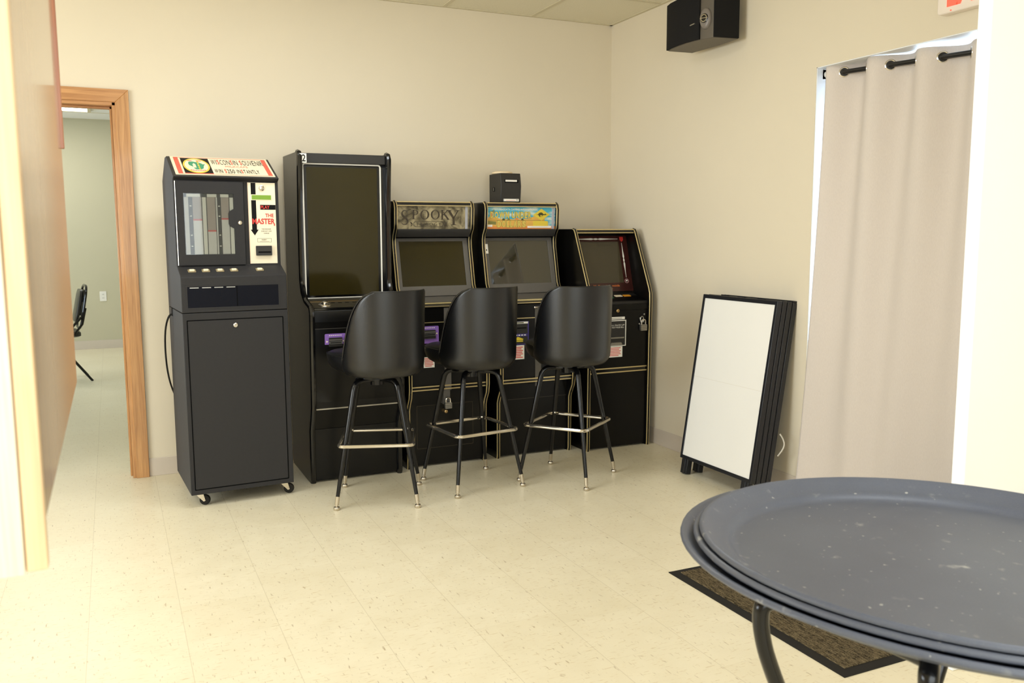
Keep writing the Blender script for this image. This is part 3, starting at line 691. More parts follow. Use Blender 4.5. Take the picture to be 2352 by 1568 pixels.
TMq = frame((0, .226, 1.40), (1, 0, 0), (0, -.008, .14))
b = MB(); b.plate(TMq, rrect(th, W-th, 0, .136), 0, .004, 0)
MU = W-.070
# heavy roman letters built from strokes
def strokes(T, q, u0, u1, v0, v1, spec, mi, d=.0046):
    w = u1-u0; h = v1-v0
    for kind, *p in spec:
        if kind == 'l':
            x0, y0, x1, y1, tk = p; a_ = Vector((u0+x0*w, v0+y0*h)); c_ = Vector((u0+x1*w, v0+y1*h)); n_ = (c_-a_).normalized(); n_ = Vector((-n_.y, n_.x))*tk*w*.5
            q.plate(T, [tuple(a_-n_), tuple(c_-n_), tuple(c_+n_), tuple(a_+n_)], .004, d, mi)
        elif kind == 'r':
            C_ = [Vector((u0+x*w, v0+y*h)) for x, y, _ in p]; Lf = []; Rt = []
            for k, c_ in enumerate(C_):
                tg = (C_[min(k+1, len(p)-1)]-C_[max(k-1, 0)]).normalized(); nn = Vector((-tg.y, tg.x))*p[k][2]*w*.5; Lf.append(tuple(c_+nn)); Rt.append(tuple(c_-nn))
            for k in range(len(p)-1): q.plate(T, [Lf[k], Lf[k+1], Rt[k+1], Rt[k]], .004, d, mi)
        else:
            cx, cy_, rx, ry, tk, a0, a1 = p; n_ = 14; o_ = []; i_ = []
            for k in range(n_+1):
                an = R(a0+(a1-a0)*k/n_); tt = tk*(.35+.65*abs(math.cos(an)))
                o_.append((u0+(cx+(rx+tt/2)*math.cos(an))*w, v0+cy_*h+(ry*h+tt*w/2*.6)*math.sin(an))); i_.append((u0+(cx+(rx-tt/2)*math.cos(an))*w, v0+cy_*h+(ry*h-tt*w/2*.6)*math.sin(an)))
            for k in range(n_): q.plate(T, [o_[k], o_[k+1], i_[k+1], i_[k]], .004, d, mi)
LT = {
 'S': [('r', (.80, .78, .03), (.79, .86, .06), (.68, .94, .08), (.50, .975, .09), (.32, .93, .11), (.20, .82, .15), (.20, .70, .20), (.31, .59, .24), (.50, .50, .26), (.70, .41, .24), (.82, .29, .20), (.82, .17, .15), (.70, .06, .11), (.50, .02, .09), (.30, .05, .08), (.17, .12, .06), (.12, .21, .03))],
 'P': [('l', .28, 0, .28, 1, .2), ('a', .45, .72, .34, .25, .18, -90, 90), ('l', .28, .97, .47, .97, .08), ('l', .28, .47, .47, .47, .08), ('l', .08, .02, .5, .02, .06), ('l', .08, .98, .3, .98, .06)],
 'O': [('a', .5, .5, .40, .46, .2, 0, 360)],
 'K': [('l', .2, 0, .2, 1, .18), ('l', .24, .45, .82, .98, .09), ('l', .42, .60, .9, .02, .18), ('l', .04, .02, .38, .02, .06), ('l', .04, .98, .38, .98, .06), ('l', .66, .98, .98, .98, .06), ('l', .72, .02, 1.02, .02, .06)],
 'Y': [('l', .12, .97, .52, .45, .18), ('l', .86, .97, .52, .45, .08), ('l', .52, .02, .52, .48, .18), ('l', -.02, .98, .32, .98, .05), ('l', .68, .98, 1.02, .98, .05), ('l', .32, .02, .74, .02, .05)]}
for ch, u0, u1, v0, v1 in (('S', .036, .090, .024, .112), ('P', .103, .153, .058, .112), ('O', .158, .216, .056, .114), ('O', .224, .282, .056, .114), ('K', .286, .342, .056, .112), ('Y', .330, .408, .024, .112)):
    strokes(TMq, b, th+u0-.014, th+u1-.014, v0, v1, LT[ch], 1)
b.ring(TMq, [(.126, .020), (.138, .012), (.300, .012), (.312, .020), (.312, .038), (.300, .046), (.138, .046), (.126, .038)], [(.129, .0212), (.1392, .0148), (.2988, .0148), (.309, .0212), (.309, .0368), (.2988, .0432), (.1392, .0432), (.129, .0368)], .004, .0046, 1)
b.text(TMq, 'T R I L O G Y', .142, .298, .019, .039, d1=.0046, mi=1)
for s in (-1, 1):
    cu = .218+s*(.096 if s < 0 else .100)
    for k in range(3): b.plate(TMq, [(cu, .029), (cu+s*(.008+.004*k), .026+.009*(k-1)), (cu+s*.017, .029+.012*(k-1)), (cu+s*(.006+.003*k), .034+.008*(k-1))], .004, .0046, 1)
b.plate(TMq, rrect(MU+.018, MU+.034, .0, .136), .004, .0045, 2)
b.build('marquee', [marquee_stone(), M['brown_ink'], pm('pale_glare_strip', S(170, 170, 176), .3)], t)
FG3 = FG @ Matrix.Translation((0, 0, .003))
bill_plate(t, FG3, .075, .194, .742, .842)
red_label(t, FG3, .100, .166, .600, .662)
b = MB(); b.plate(FG, rrect(.228, .268, .50, .945), .003, .007, 0); b.plate(FG, rrect(.228, .268, .46, .50), .003, .007, 0); b.build('hasp_bar', M['gray_bezel'], t)
def padlock(t, T, u, v, k=1.):
    q = MB(); q.plate(T, rrect(u-.020*k, u+.020*k, v-.034*k, v, .004), .008, .026, 0)
    for i in range(3): q.plate(T, rrect(u-.0203*k, u+.0203*k, v-(.006+.010*i)*k, v-(.004+.010*i)*k), .0075, .0265, 1)
    o = q.build('padlock', [M['steel'], M['gray_metal']], t)
    p = [(u-.013*k, v, .017), (u-.013*k, v+.014*k, .017)]+[(u+.013*k*math.cos(R(180-180*i/8)), v+.014*k+.013*k*math.sin(R(180-180*i/8)), .017) for i in range(1, 8)]+[(u+.013*k, v+.014*k, .017), (u+.013*k, v, .017)]
    q = MB(); q.tube(p, .0042*k, 8, T=T); q.build('shackle', M['chrome'], o)
FK1 = frame((0, .060, 0), (1, 0, 0), (0, 0, 1))
b = MB(); b.plate(FK1, rrect(th, W-th, .02, .455), -.01, .002, 0)
b.ring(FK1, rrect(.070, .425, .110, .368, .004, 2), rrect(.0715, .4235, .1115, .3665, .004, 2), .002, .0028, 1)
b.build('kick_panel', [M['black_lam'], pm('dull_outline', S(74, 66, 46), .5)], t)
FP = frame((0, .012, 0), (1, 0, 0), (0, 0, 1))
b = MB(); b.plate(FP, rrect(.222, .262, .375, .462), -.046, .002, 0); b.build('hasp_plate', M['gray_bezel'], t)
padlock(t, FP, .244, .388, 1.05)
b = MB(); b.lathe([(.010, -.05), (.010, .005), (.006, .007), (.001, .007)], 16, 0, FP @ Matrix.Translation((.236, .332, 0))); b.build('lock', M['brass'], t)

W = .515
t, th, FG, FK = game('black game cabinet with gold edging and yellow DOWN UNDER DOLLARS marquee', 2.085, W)
b = MB(); b.plate(TMq, rrect(th, W-th, 0, .136), 0, .004, 0)
b.plate(TMq, [(th, .0), (W-th, .0), (W-th, .018), (.40, .022), (.20, .012), (th, .016)], .004, .0043, 2)
b.plate(TMq, [(th, .016), (.2, .012), (.42, .022), (.42, .075), (.36, .084), (.30, .062), (.20, .060), (.12, .062), (th+.02, .078), (th, .055)], .004, .0042, 1)
b.plate(TMq, rrect(th, .42, .052, .0545), .0042, .0046, 3); b.plate(TMq, [(th, .03), (.085, .026), (.085, .046), (th, .050)], .0042, .0046, 3)
for k, (s_, u0, v0, ws) in enumerate((('DOWN', .044, .066, (.025, .027, .040, .026)), ('UNDER', .190, .066, (.025, .027, .025, .021, .024)), ('DOLLARS', .092, .010, (.028, .028, .020, .020, .026, .027, .027)))):
    u = u0
    for ch, w_ in zip(s_, ws):
        b.text(TMq, ch, u-.001, u+w_+.001, v0-.0015, v0+.0415, d1=.0048, mi=3, bold=.06); b.text(TMq, ch, u+.001, u+w_-.001, v0, v0+.040, d1=.0054, mi=4, bold=.045); u += w_+.0035
b.text(TMq, 'TOCCATA GAMING INTERNATIONAL', .106, .370, .114, .126, d1=.0048, mi=6)
dm = [(.336, .086), (.398, .052), (.453, .090), (.396, .126)]
b.plate(TMq, dm, .0042, .0050, 5)
dk = [(.3945+(u-.3945)*.86, .0885+(v-.0885)*.86) for u, v in dm]; dk2 = [(.3945+(u-.3945)*.82, .0885+(v-.0885)*.82) for u, v in dm]
b.ring(TMq, dk, dk2, .0050, .0053, 4)
kg = [(.357, .089), (.372, .091), (.380, .100), (.392, .104), (.402, .101), (.410, .093), (.418, .092), (.422, .098), (.425, .094), (.434, .089), (.424, .087), (.414, .086), (.406, .086), (.404, .080), (.398, .085), (.390, .086), (.384, .079), (.392, .077), (.410, .077), (.384, .0745), (.378, .080), (.376, .087), (.366, .088)]
b.plate(TMq, kg, .0050, .0054, 7)
b.plate(TMq, rrect(.338, .444, .018, .050, .008), .0043, .0052, 5); b.ring(TMq, rrect(.342, .440, .022, .046, .006), rrect(.3435, .4385, .0235, .0445, .005), .0052, .0055, 4); b.plate(TMq, rrect(.362, .420, .032, .0338), .0052, .0055, 4)
b.plate(TMq, rrect(.300, .466, .007, .0185), .0043, .0056, 6); b.plate(TMq, rrect(.325, .440, .0122, .0135), .0056, .0058, 8); b.plate(TMq, rrect(th, .060, .013, .026), .0043, .0056, 6)
for (u, v, w_, h_, mi) in ((.124, .054, .022, .010, 7), (.160, .055, .02, .012, 3), (.21, .058, .03, .010, 2), (.255, .054, .018, .010, 7), (.30, .056, .03, .008, 1), (.055, .10, .006, .012, 7), (.062, .10, .012, .018, 3), (.048, .066, .012, .03, 2)):
    b.plate(TMq, [(u, v), (u+w_, v), (u+w_*.8, v+h_), (u+w_*.25, v+h_)], .0043, .0047, mi)
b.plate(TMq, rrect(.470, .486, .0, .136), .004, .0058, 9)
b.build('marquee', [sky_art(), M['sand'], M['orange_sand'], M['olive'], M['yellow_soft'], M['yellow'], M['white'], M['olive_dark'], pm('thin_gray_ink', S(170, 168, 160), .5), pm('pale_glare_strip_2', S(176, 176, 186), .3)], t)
TB = frame((0, .192, 1.0), (1, 0, 0), (0, .085, .345))
b = MB(); b.plate(TB, rrect(th+.001, th+.022, .255, .315), .006, .0075, 0); b.plate(TB, rrect(th+.008, th+.014, .272, .282), .0075, .008, 1); b.build('tag_sticker', [M['white'], M['black_ink']], t)
# bill acceptor with blue surround
b = MB(); b.plate(FG, rrect(.070, .203, .700, .842), .003, .005, 2); b.plate(FG, rrect(.074, .192, .708, .828), .005, .009, 0)
b.plate(FG, rrect(.070, .197, .829, .841), .005, .0062, 1); b.plate(FG, rrect(.085, .168, .832, .838), .0062, .0064, 4)
b.plate(FG, rrect(.090, .185, .800, .806), .009, .0095, 5); b.plate(FG, rrect(.076, .190, .752, .768), .009, .0096, 2)
for k in range(5): b.plate(FG, rrect(.092+.019*k, .104+.019*k, .757, .763), .0096, .010, 1)
b.plate(FG, [(.090, .736), (.166, .736), (.128, .750)], .009, .010, 3); b.plate(FG, rrect(.095, .161, .729, .737), .009, .010, 3); b.plate(FG, rrect(.095, .161, .720, .726), .009, .010, 3)
b.build('bill_acceptor', [M['black_matte'], M['white'], M['blue_ink'], M['yellow'], M['olive_dark'], M['dark_seam']], t)
red_label(t, FG3, .082, .172, .612, .698, 7)
b = MB(); b.plate(FG, rrect(.245, .285, .44, .932), .003, .007, 0); b.build('hasp_bar', M['gray_bezel'], t)
b = MB(); b.lathe([(.006, 0), (.006, .012), (.004, .014), (.001, .014)], 12, 0, FG @ Matrix.Translation((.240, .925, .004))); b.tube([(.240, .925, .014), (.256, .925, .014)], .003, 6, T=FG); b.build('latch_pin', M['chrome'], t)
b = MB(); b.plate(FK1, rrect(th, W-th, .02, .455), -.01, .002, 0); b.plate(FK1, rrect(.085, .512-th, .356, .358), .002, .0032, 1); b.build('kick_panel', [M['black_lam'], pm('dull_seam', S(70, 64, 52), .5)], t)
FD = t
# --- short cabinet in the corner
W = .468; th = .022
t = thing('game_machine', 'shortest black game cabinet with red bordered screen in the room corner', 'game machine', (2.665, YM-.045, 0))
LP = [(.50, 0), (.0, 0), (-.004, .02), (-.018, .93), (-.016, .99), (-.006, 1.02), (.165, 1.375), (.178, 1.392), (.20, 1.398), (.50, 1.400)]
side_parts(t, W, LP, th, True, 'black_lam', LP[1:-1])
b = MB(); b.prism_x([(.495, .01), (.015, .01), (.004, .93), (.04, .955), (.17, .975), (.175, 1.0), (.285, 1.365), (.285, 1.39), (.495, 1.392)], th-.002, W-th+.002); b.build('cabinet_body', M['black_lam'], t, bevel=.002)
b = MB(); b.box(th, W-th, .178, .29, 1.372, 1.396, 0)
for z in (1.374, 1.394): b.tube([(th, .176, z), (W-th, .176, z)], .0035, 6, mi=1)
b.build('top_rail', [M['black_gloss'], M['gold']], t)
TL_ = frame((0, .172, 1.0), (1, 0, 0), (0, .105, .365)); LL = math.hypot(.105, .365)
b = MB(); ou = rrect(th, W-th, -.005, LL-.012); inn = rrect(.038, W-.085, .052, LL-.052)
b.ring(TL_, ou, inn, -.004, .004, 0)
def spindle(u0, v0, u1, v1):
    A = Vector((u0, v0)); B = Vector((u1, v1)); d_ = B-A; n_ = Vector((-d_.y, d_.x)).normalized()
    pr = [(0, .001), (.18, .0022), (.40, .006), (.455, .0022), (.47, .0045), (.5, .0055), (.53, .0045), (.545, .0022), (.60, .006), (.82, .0022), (1, .001)]
    b.plate(TL_, [tuple(A+d_*s+n_*w) for s, w in pr]+[tuple(A+d_*s-n_*w) for s, w in reversed(pr)], .004, .0046, 1)
spindle(.045, LL-.034, W-.090, LL-.034); spindle(W-.064, .085, W-.064, LL-.06)
b.plate(TL_, [(W-.075, LL-.020), (W-.048, LL-.020), (W-.048, LL-.040), (W-.0615, LL-.054), (W-.075, LL-.040)][::-1], .004, .0048, 2)
b.ring(TL_, circle(W-.064, .062, .015, 20), circle(W-.064, .062, .012, 20), .004, .0048, 3); b.plate(TL_, circle(W-.064, .064, .006, 12), .004, .0048, 1)
b.text(TL_, 'Malfunction voids', .150, .345, .026, .040, d1=.0046, mi=4, bold=.01); b.text(TL_, 'all pays', .205, .290, .006, .021, d1=.0046, mi=4, bold=.01)
b.build('screen_border', [M['maroon'], M['white'], M['red_ink'], pm('pink_ring', S(196, 150, 150), .4), M['orange_ink']], t)
b = MB(); b.plate(TL_, inn, -.004, .001, 0); b.build('screen', pm('olive_gray_screen', S(74, 67, 50), .1, var=.05, scale=5, spec=.4), t)  # base colour lightened to stand in for this screen's stronger reflection
b = MB(); b.plate(TL_, rrect(th, th+.014, LL-.075, LL-.012), .004, .006, 0); b.build('tag_sticker', M['white'], t)
TDk = frame((0, .004, .935), (1, 0, 0), (0, .165, .042))
b = MB(); b.plate(TDk, rrect(th, W-th, 0, .172), -.01, .002, 0); b.plate(TDk, rrect(th, W-th, -.004, .012, .003, 2), -.03, .006, 0); b.build('control_deck', M['black_matte'], t)
for u, v, m_ in ((.090, .085, 'green_ink'), (.150, .085, 'green_ink'), (.215, .085, 'green_ink'), (.298, .118, 'cream'), (.362, .118, 'orange_ink')):
    b = MB(); b.plate(TDk, rrect(u-.026, u+.026, v-.014, v+.014, .003), .002, .008, 0); b.build('push_button', pm('orange_button', S(222, 150, 40), .35) if m_ == 'orange_ink' else M[m_], t, bevel=.002)
FL_ = frame((0, .0, 0), (1, 0, 0), (0, -.0, 1)); FL_ = frame((0, .0085, .47), (1, 0, 0), (0, -.0052, .46))
b = MB(); b.plate(FL_, rrect(th, W-th, .03, .415), -.006, .002, 0); b.plate(FL_, rrect(th, W-th, .42, .455), -.006, .006, 0)
b.plate(FL_, rrect(th, W-th, .022, .052), -.006, .004, 1)
for v in (.024, .050): b.plate(FL_, rrect(th, W-th, v-.004, v+.004), .004, .007, 2)
b.build('front_door', [M['black_lam'], M['black_gloss'], M['gold']], t, bevel=.001)
b = MB(); b.lathe([(.011, 0), (.011, .006), (.006, .008), (.005, .006), (.001, .006)], 16, 0, FL_ @ Matrix.Translation((.223, .415, .002))); b.build('lock', M['brass'], t)
b = MB(); b.ring(FL_, rrect(.140, .286, .190, .355), rrect(.145, .281, .195, .350), .002, .005, 1); b.plate(FL_, rrect(.145, .281, .195, .350), .002, .0035, 0)
b.plate(FL_, rrect(.150, .276, .360, .376), .002, .004, 1); b.plate(FL_, rrect(.165, .255, .366, .369), .004, .0042, 2)
b.text(FL_, 'BILL FACE UP', .165, .274, .319, .328, d1=.0042, mi=1); b.text(FL_, 'DO NOT FOLD BILL', .160, .270, .305, .314, d1=.0042, mi=1)
b.plate(FL_, rrect(.155, .268, .240, .248), .0035, .012, 3); b.plate(FL_, [(.170, .198), (.258, .198), (.250, .214), (.178, .214)], .0035, .010, 3)
b.build('bill_acceptor', [M['black_matte'], M['white'], M['olive_dark'], M['steel']], t)
red_label(t, FL_ @ Matrix.Translation((0, 0, .002)), .150, .262, .120, .188, 6)
b = MB(); b.tube([(.388, .365, .004), (.388, .350, .010)], .003, 6, T=FL_); b.lathe([(.006, 0), (.006, .006), (.001, .008)], 12, 0, FL_ @ Matrix.Translation((.420, .385, .002))); b.lathe([(.005, 0), (.005, .006), (.001, .008)], 12, 0, FL_ @ Matrix.Translation((.385, .325, .002)))
b.tube([(.400+.012*math.cos(R(q)), .353+.020*math.sin(R(q)), .012) for q in range(-60, 250, 30)], .0032, 6, T=FL_); b.build('hasp', M['steel'], t)
padlock(t, FL_, .408, .322, 1.15)
b = MB(); b.plate(FL_, rrect(th, W-th, -.44, .018), -.012, .001, 0); b.build('kick_panel', M['black_lam'], t)

# ------------------------------------------------------------------ ticket printer on top of a cabinet
t = thing('ticket_printer', 'small black ticket printer box standing on the DOWN UNDER DOLLARS cabinet', 'printer', (2.205, 4.952, 1.563))
b = MB(); pr = [(0, 0), (.17, 0), (.17, .178), (.0, .178), (-.006, .15), (-.014, .10), (-.006, .03)]
b.prism_x(pr, .0, .137); b.build('housing', M['black_matte'], t, bevel=.003)
FPn = frame((0, -.012, 0), (1, 0, 0), (0, 0, 1))
b = MB(); b.box(.026, .118, -.012, .0, .120, .138, 0); b.box(.030, .108, -.0135, -.012, .126, .137, 1); b.build('ticket_slot', [M['dark_seam'], M['white']], t)
b = MB(); b.plate(FPn, rrect(.020, .118, .006, .021), -.008, .0065, 0); b.plate(FPn, rrect(.030, .092, .0105, .0125), .0065, .0068, 1)
for q in (.099, .108): b.plate(FPn, rrect(q, q+.004, .012, .018), .0065, .0068, 2)
b.build('label_strip', [M['white'], M['pink_ink'], M['black_ink']], t)
b = MB(); b.plate(frame((0, .09, 0), (0, -1, 0), (0, 0, 1)), rrect(-.02, .005, .07, .095, .003), 0, .003, 0); b.plate(frame((0, .09, 0), (0, -1, 0), (0, 0, 1)), rrect(-.006, .002, .073, .092), .003, .005, 1); b.build('side_latch', [M['dark_seam'], M['steel']], t)
t = MB(); t.lathe([(.062, 0), (.066, .004), (.064, .012), (.050, .017), (.001, .018)], 28)
tag(t.build('paper_pad', pm('cream_pad', S(232, 212, 176), .7), loc=(2.265, 5.055, 1.741)), 'flat cream rounded pad lying on top of the small black printer', 'pad')

# ------------------------------------------------------------------ bar stools
def make_stool(label):
    t = thing('bar_stool', label, 'bar stool', (0, 0, 0), 0, 'swivel bar stools by the game machines')
    # seat, faces +y
    def outline(k, n=48):
        out = []
        for i in range(n):
            q = 2*PI*i/n; c, s = math.cos(q), math.sin(q)
            ey = .325 if s > 0 else .20; e = 3.4 if s > 0 else 2.2
            r = (abs(c/.208)**e+abs(s/ey)**e)**(-1/e)
            out.append((r*c*k, r*s*k))
        return out
    q = MB(); lo = []
    for z, k in ((.664, .50), (.667, .68), (.675, .82), (.689, .91), (.706, .965), (.728, .992), (.748, .997), (.763, .965), (.772, .90), (.776, .7), (.778, .35)):
        lo.append([(x, y, z) for x, y in outline(k)])
    q.rings(lo); seat = q.build('seat', M['vinyl'], t, sharp=60)
    q = MB(); q.tube([(x, y, .757) for x, y in outline(.99)], .0042, 6, True); q.build('piping', M['vinyl'], seat)
    # wrap-around back, outward normal -y
    tv = [(0, 104), (.05, 111), (.10, 111), (.21, 102), (.38, 93), (.53, 86), (.675, 79), (.82, 70), (.92, 61), (.97, 53), (1, 44)]
    def th_(v):
        for (a_, p), (b_, r) in zip(tv, tv[1:]):
            if v <= b_: return p+(r-p)*(v-a_)/(b_-a_)
        return tv[-1][1]
    def rad(v):
        return .212+.012*v-(.030*(1-min(1, v/.12))**2)
    vs = [0, .02, .05, .09, .14, .22, .3, .4, .5, .6, .7, .78, .85, .9, .94, .97, .99, 1.0]; nu = 36
    z0, z1 = .664, 1.088
    q = MB(); lo = []
    for v in vs:
        z = z0+(z1-z0)*v; a_ = th_(v); ro = rad(v); tk = .034 if v < .97 else .034-.012*(v-.97)/.03
        tk *= (.5+.5*min(1, v/.06))
        o_ = []; i_ = []
        for k in range(nu+1):
            f = -1+2*k/nu; an = R(270+f*a_); e = max(0, (abs(f)-.94)/.06); rr = ro-e*.008
            o_.append((rr*math.cos(an), rr*math.sin(an)*1.0-.0, z)); ri = ro-tk+e*.008
            i_.append((ri*math.cos(an), ri*math.sin(an), z))
        lo.append(o_+i_[::-1])
    q.rings(lo); back = q.build('backrest', M['vinyl'], t, sharp=70)
    q = MB(); pts = []
    seq = [v for v in vs if v >= .14]
    for v in seq: pts.append((v, -1))
    for k in range(1, 24): pts.append((1.0, -1+2*k/24))
    for v in reversed(seq): pts.append((v, 1))
    P = []
    for v, f in pts:
        an = R(270+f*th_(v)); rr = rad(v)-.004; P.append((rr*math.cos(an), rr*math.sin(an), z0+(z1-z0)*v+(.002 if v == 1 else 0)))
    q.tube(P, .0045, 6); q.build('piping', M['vinyl'], back)
    q = MB(); q.lathe([(.105, .640), (.105, .652), (.04, .653)], 24); q.lathe([(.035, .60), (.035, .641)], 16); q.box(-.11, .11, -.02, .02, .636, .642); q.box(-.02, .02, -.11, .11, .636, .642)
    q.build('swivel_plate', M['tube_black'], t)
    for k in range(4):
        an = R(45+90*k); c, s = math.cos(an), math.sin(an)
        path = [(.03, .632), (.105, .632), (.125, .629), (.142, .619), (.153, .602), (.159, .58), (.278, .062)]
        q = MB(); q.tube([(r*c, r*s, z) for r, z in path], [.0150]*6+[.0098], 12); leg = q.build('leg', M['tube_black'], t)
        q = MB(); q.tube([(.2765*c, .2765*s, .068), (.2840*c, .2840*s, .026)], [.0108, .0102], 12); q.lathe([(.006, .030), (.007, .020), (.0145, .016), (.0168, .009), (.0155, .003), (.012, 0)], 16, 0, Matrix.Translation((.285*c, .285*s, 0))); q.build('glide', M['ferrule'], leg)
        q = MB(); q.lathe([(.006, 0), (.006, .003), (.001, .005)], 10, 0, frame(((.222-.015)*c, (.222-.015)*s, .33), (-s, c, 0), (0, 0, 1)) @ Matrix.Rotation(PI, 4, 'Y')); q.build('bolt', M['chrome'], leg)
    q = MB(); q.tube([(x, y, .318) for x, y in rrect(-.186, .186, -.186, .186, .032, 6)], .0095, 10, True); q.build('footrest', M['chrome'], t)
    return t
S0 = make_stool('x')
stools = [((1.216, 4.31), -19.5, 107, 'black vinyl bucket bar stool in front of the tall portrait screen game cabinet'),
          ((1.752, 4.337), 7, 102, 'black vinyl bucket bar stool in front of the SPOOKY TRILOGY game cabinet'),
          ((2.287, 4.224), 37.5, 85, 'black vinyl bucket bar stool nearest the corner, before DOWN UNDER DOLLARS')]
for i, ((x, y), la, fa, lab) in enumerate(stools):
    r = S0 if i == 0 else dup(S0)
    r.location = (x, y, 0); r.rotation_euler = (0, 0, R(la)); r['label'] = lab
    for ch in r.children:
        if ch.name.split('.')[0] in ('seat', 'backrest'):
            q_ = R(fa-90-la); ch.rotation_euler = (0, 0, q_); ch.location = (.052*math.sin(q_), -.052*math.cos(q_), 0)

# ------------------------------------------------------------------ sandwich board leaning on the right wall
t = thing('sandwich_board', 'folded black framed sandwich board with blank white panel against right wall', 'sign board', (2.905, 3.727, 0))
lean = R(8.6)
# local frame: u along -y (picture right), v up the board, w = thickness toward the wall
TW = frame((.0, .305, .0), (0, -1, 0), (math.sin(lean), 0, math.cos(lean)))     # n = u x v -> -x side (faces room)
bw, b0, b1 = .612, .088, 1.035
b = MB()
b.ring(TW, rrect(0, bw, b0, b1), rrect(.017, bw-.020, b0+.020, b1-.022), -.032, .0, 0); b.plate(TW, rrect(.01, bw-.01, b0+.01, b1-.01), -.030, -.012, 0)
f1 = b.build('front_leaf', M['sign_black'], t, bevel=.003)
b = MB(); b.plate(TW, rrect(.015, bw-.018, b0+.018, b1-.020), -.012, -.005, 0)
b.plate(TW, rrect(.02, bw-.03, .565, .566), -.005, -.0047, 1); b.build('poster_panel', [M['sign_white'], pm('faint_crease', S(214, 206, 192), .5)], f1)
for k, (d0, d1) in enumerate(((-.064, -.036), (-.098, -.068), (-.132, -.102))):
    b = MB(); b.plate(TW, rrect(.0, bw, b0, b1+.004), d0, d1, 0); b.plate(TW, rrect(.02, bw-.02, b0+.02, b1-.02), d0-.004, d1+.004, 0)
    b.build('rear_leaf' if k else 'inner_frame', M['sign_black'], t, bevel=.004)
b = MB(); b.plate(TW, rrect(.06, bw, b1+.004, b1+.012), -.130, -.10, 0)
for u in (.12, .26, .42): b.plate(TW, rrect(u, u+.055, b1+.0, b1+.008), -.06, -.03, 0)
b.build('top_hinge', M['sign_black'], t)
for u in (.02, bw-.075):
    for d0, d1 in ((-.034, -.002), (-.118, -.086)):
        b = MB(); vv = -d0*0
        q0 = TW @ Vector((u, b0+.002, d0)); 
        vb = .0-( (TW @ Vector((u, 0, (d0+d1)/2))).z )/math.cos(lean)+.003
        b.plate(TW, rrect(u, u+.055, vb, b0+.002), d0, d1, 0); b.plate(TW, rrect(u+.020, u+.036, vb, b0+.002), d1, d1+.003, 0)
        b.build('foot', M['sign_black'], t, bevel=.003)
b = MB(); b.tube([(.185+.012*math.sin(k*.5), -.318-.022*math.sin(PI*k/8), .335-.0145*k) for k in range(9)], .004, 6); b.build('tie_cord', M['cord_white'], t)

# ------------------------------------------------------------------ curtain, rod, exit sign
def rodz(y): return 2.117+.054*(y-3.0)
XRD = 3.245
t = thing('curtain_rod', 'black tension rod across the top of the curtained door recess', 'curtain rod', (XRD, OY1, rodz(OY1)))
b = MB(); b.tube([(0, -.012, -.0006), (0, -(OY1-OY0)+.012, -.054*(OY1-OY0))], .0115, 14); b.build('rod', M['rod'], t)
b = MB(); b.tube([(0, -.022, 0), (0, -.045, 0)], .021, 16); b.build('finial', M['rod'], t)
b = MB(); b.tube([(0, -.002, 0), (0, -.026, 0)], .015, 16); b.box(-.022, .022, -.004, .0, -.022, .022); b.build('end_bracket', M['window_white'], t)
b = MB(); b.tube([(0, -(OY1-OY0)+.002, -.054*(OY1-OY0)), (0, -(OY1-OY0)+.026, -.054*(OY1-OY0))], .018, 16); b.build('end_bracket', M['window_white'], t)
ct = thing('curtain', 'taupe grommet curtain panel hanging over the door recess in right wall', 'curtain', (XRD, OY1, 0))
PER = .274; YA = 3.222
def cx_(y, s):
    """offset of the cloth from the rod axis; s = 0 top .. 1 bottom"""
    k = 1/(1+2.2*s*s+.9*s)
    w = -.044*math.sin(2*PI*(y-YA)/PER)*k
    w += -.012*math.sin(2*PI*(y-3.0)/.47+1.3+1.8*s)*s - .006*math.sin(2*PI*(y-3.0)/.19+3.0*s)*s*(1-.3*s)
    w += .010*math.sin(2*PI*y/.62+6*s)*s*(1-s)
    return w-.070*s**1.3
NY, NZ = 150, 46
y_end = 2.06
def cpt(i, j, off=0.):
    f = i/NY; s = j/NZ
    yl = 3.294+.067*s; y = yl+(y_end-yl)*f
    ytop = rodz(y)+.043; z = ytop+(.022-ytop)*s
    return Vector((XRD+cx_(yl+(y_end-yl)*f-.067*s*(1-f), s)+off-XRD, y-OY1, z))
b = MB(); vs = []; fs = []
for j in range(NZ+1):
    for i in range(NY+1): vs.append(cpt(i, j))
for j in range(NZ):
    for i in range(NY): a_ = j*(NY+1)+i; fs.append((a_, a_+1, a_+NY+2, a_+NY+1))
b.add(vs, fs)
cl = b.build('cloth', M['curtain'], ct, sharp=80)
sm = cl.modifiers.new('thick', 'SOLIDIFY'); sm.thickness = .0022; sm.offset = 0
for k in range(8):
    y = YA-PER/2*k
    if y < y_end+.02: break
    sgn = 1 if k % 2 == 0 else -1
    slope = -.044*2*PI/PER*sgn
    n_ = Vector((1, -slope, 0)).normalized()          # cloth normal at the crossing
    tg = Vector((slope, 1, 0)).normalized()
    c_ = Vector((0, y-OY1, rodz(y)))
    T = Matrix(((tg.x, 0, n_.x, c_.x), (tg.y, 0, n_.y, c_.y), (tg.z, 1, n_.z, c_.z), (0, 0, 0, 1)))
    b = MB(); ri = [(.0215*math.cos(2*PI*q/28), .0215*math.sin(2*PI*q/28), 0) for q in range(28)]
    b.tube(ri, .0042, 8, True, 0, T); b.lathe([(.0205, -.0030), (.0205, .0030)], 24, 1, T)
    b.build('grommet', [M['chrome'], M['rod']], ct)
t = thing('exit_sign', 'white box exit sign with red letters above the curtained door', 'exit sign', (XR, 2.628, 2.245))
FE = frame((-.045, 0, 0), (0, -1, 0), (0, 0, 1))
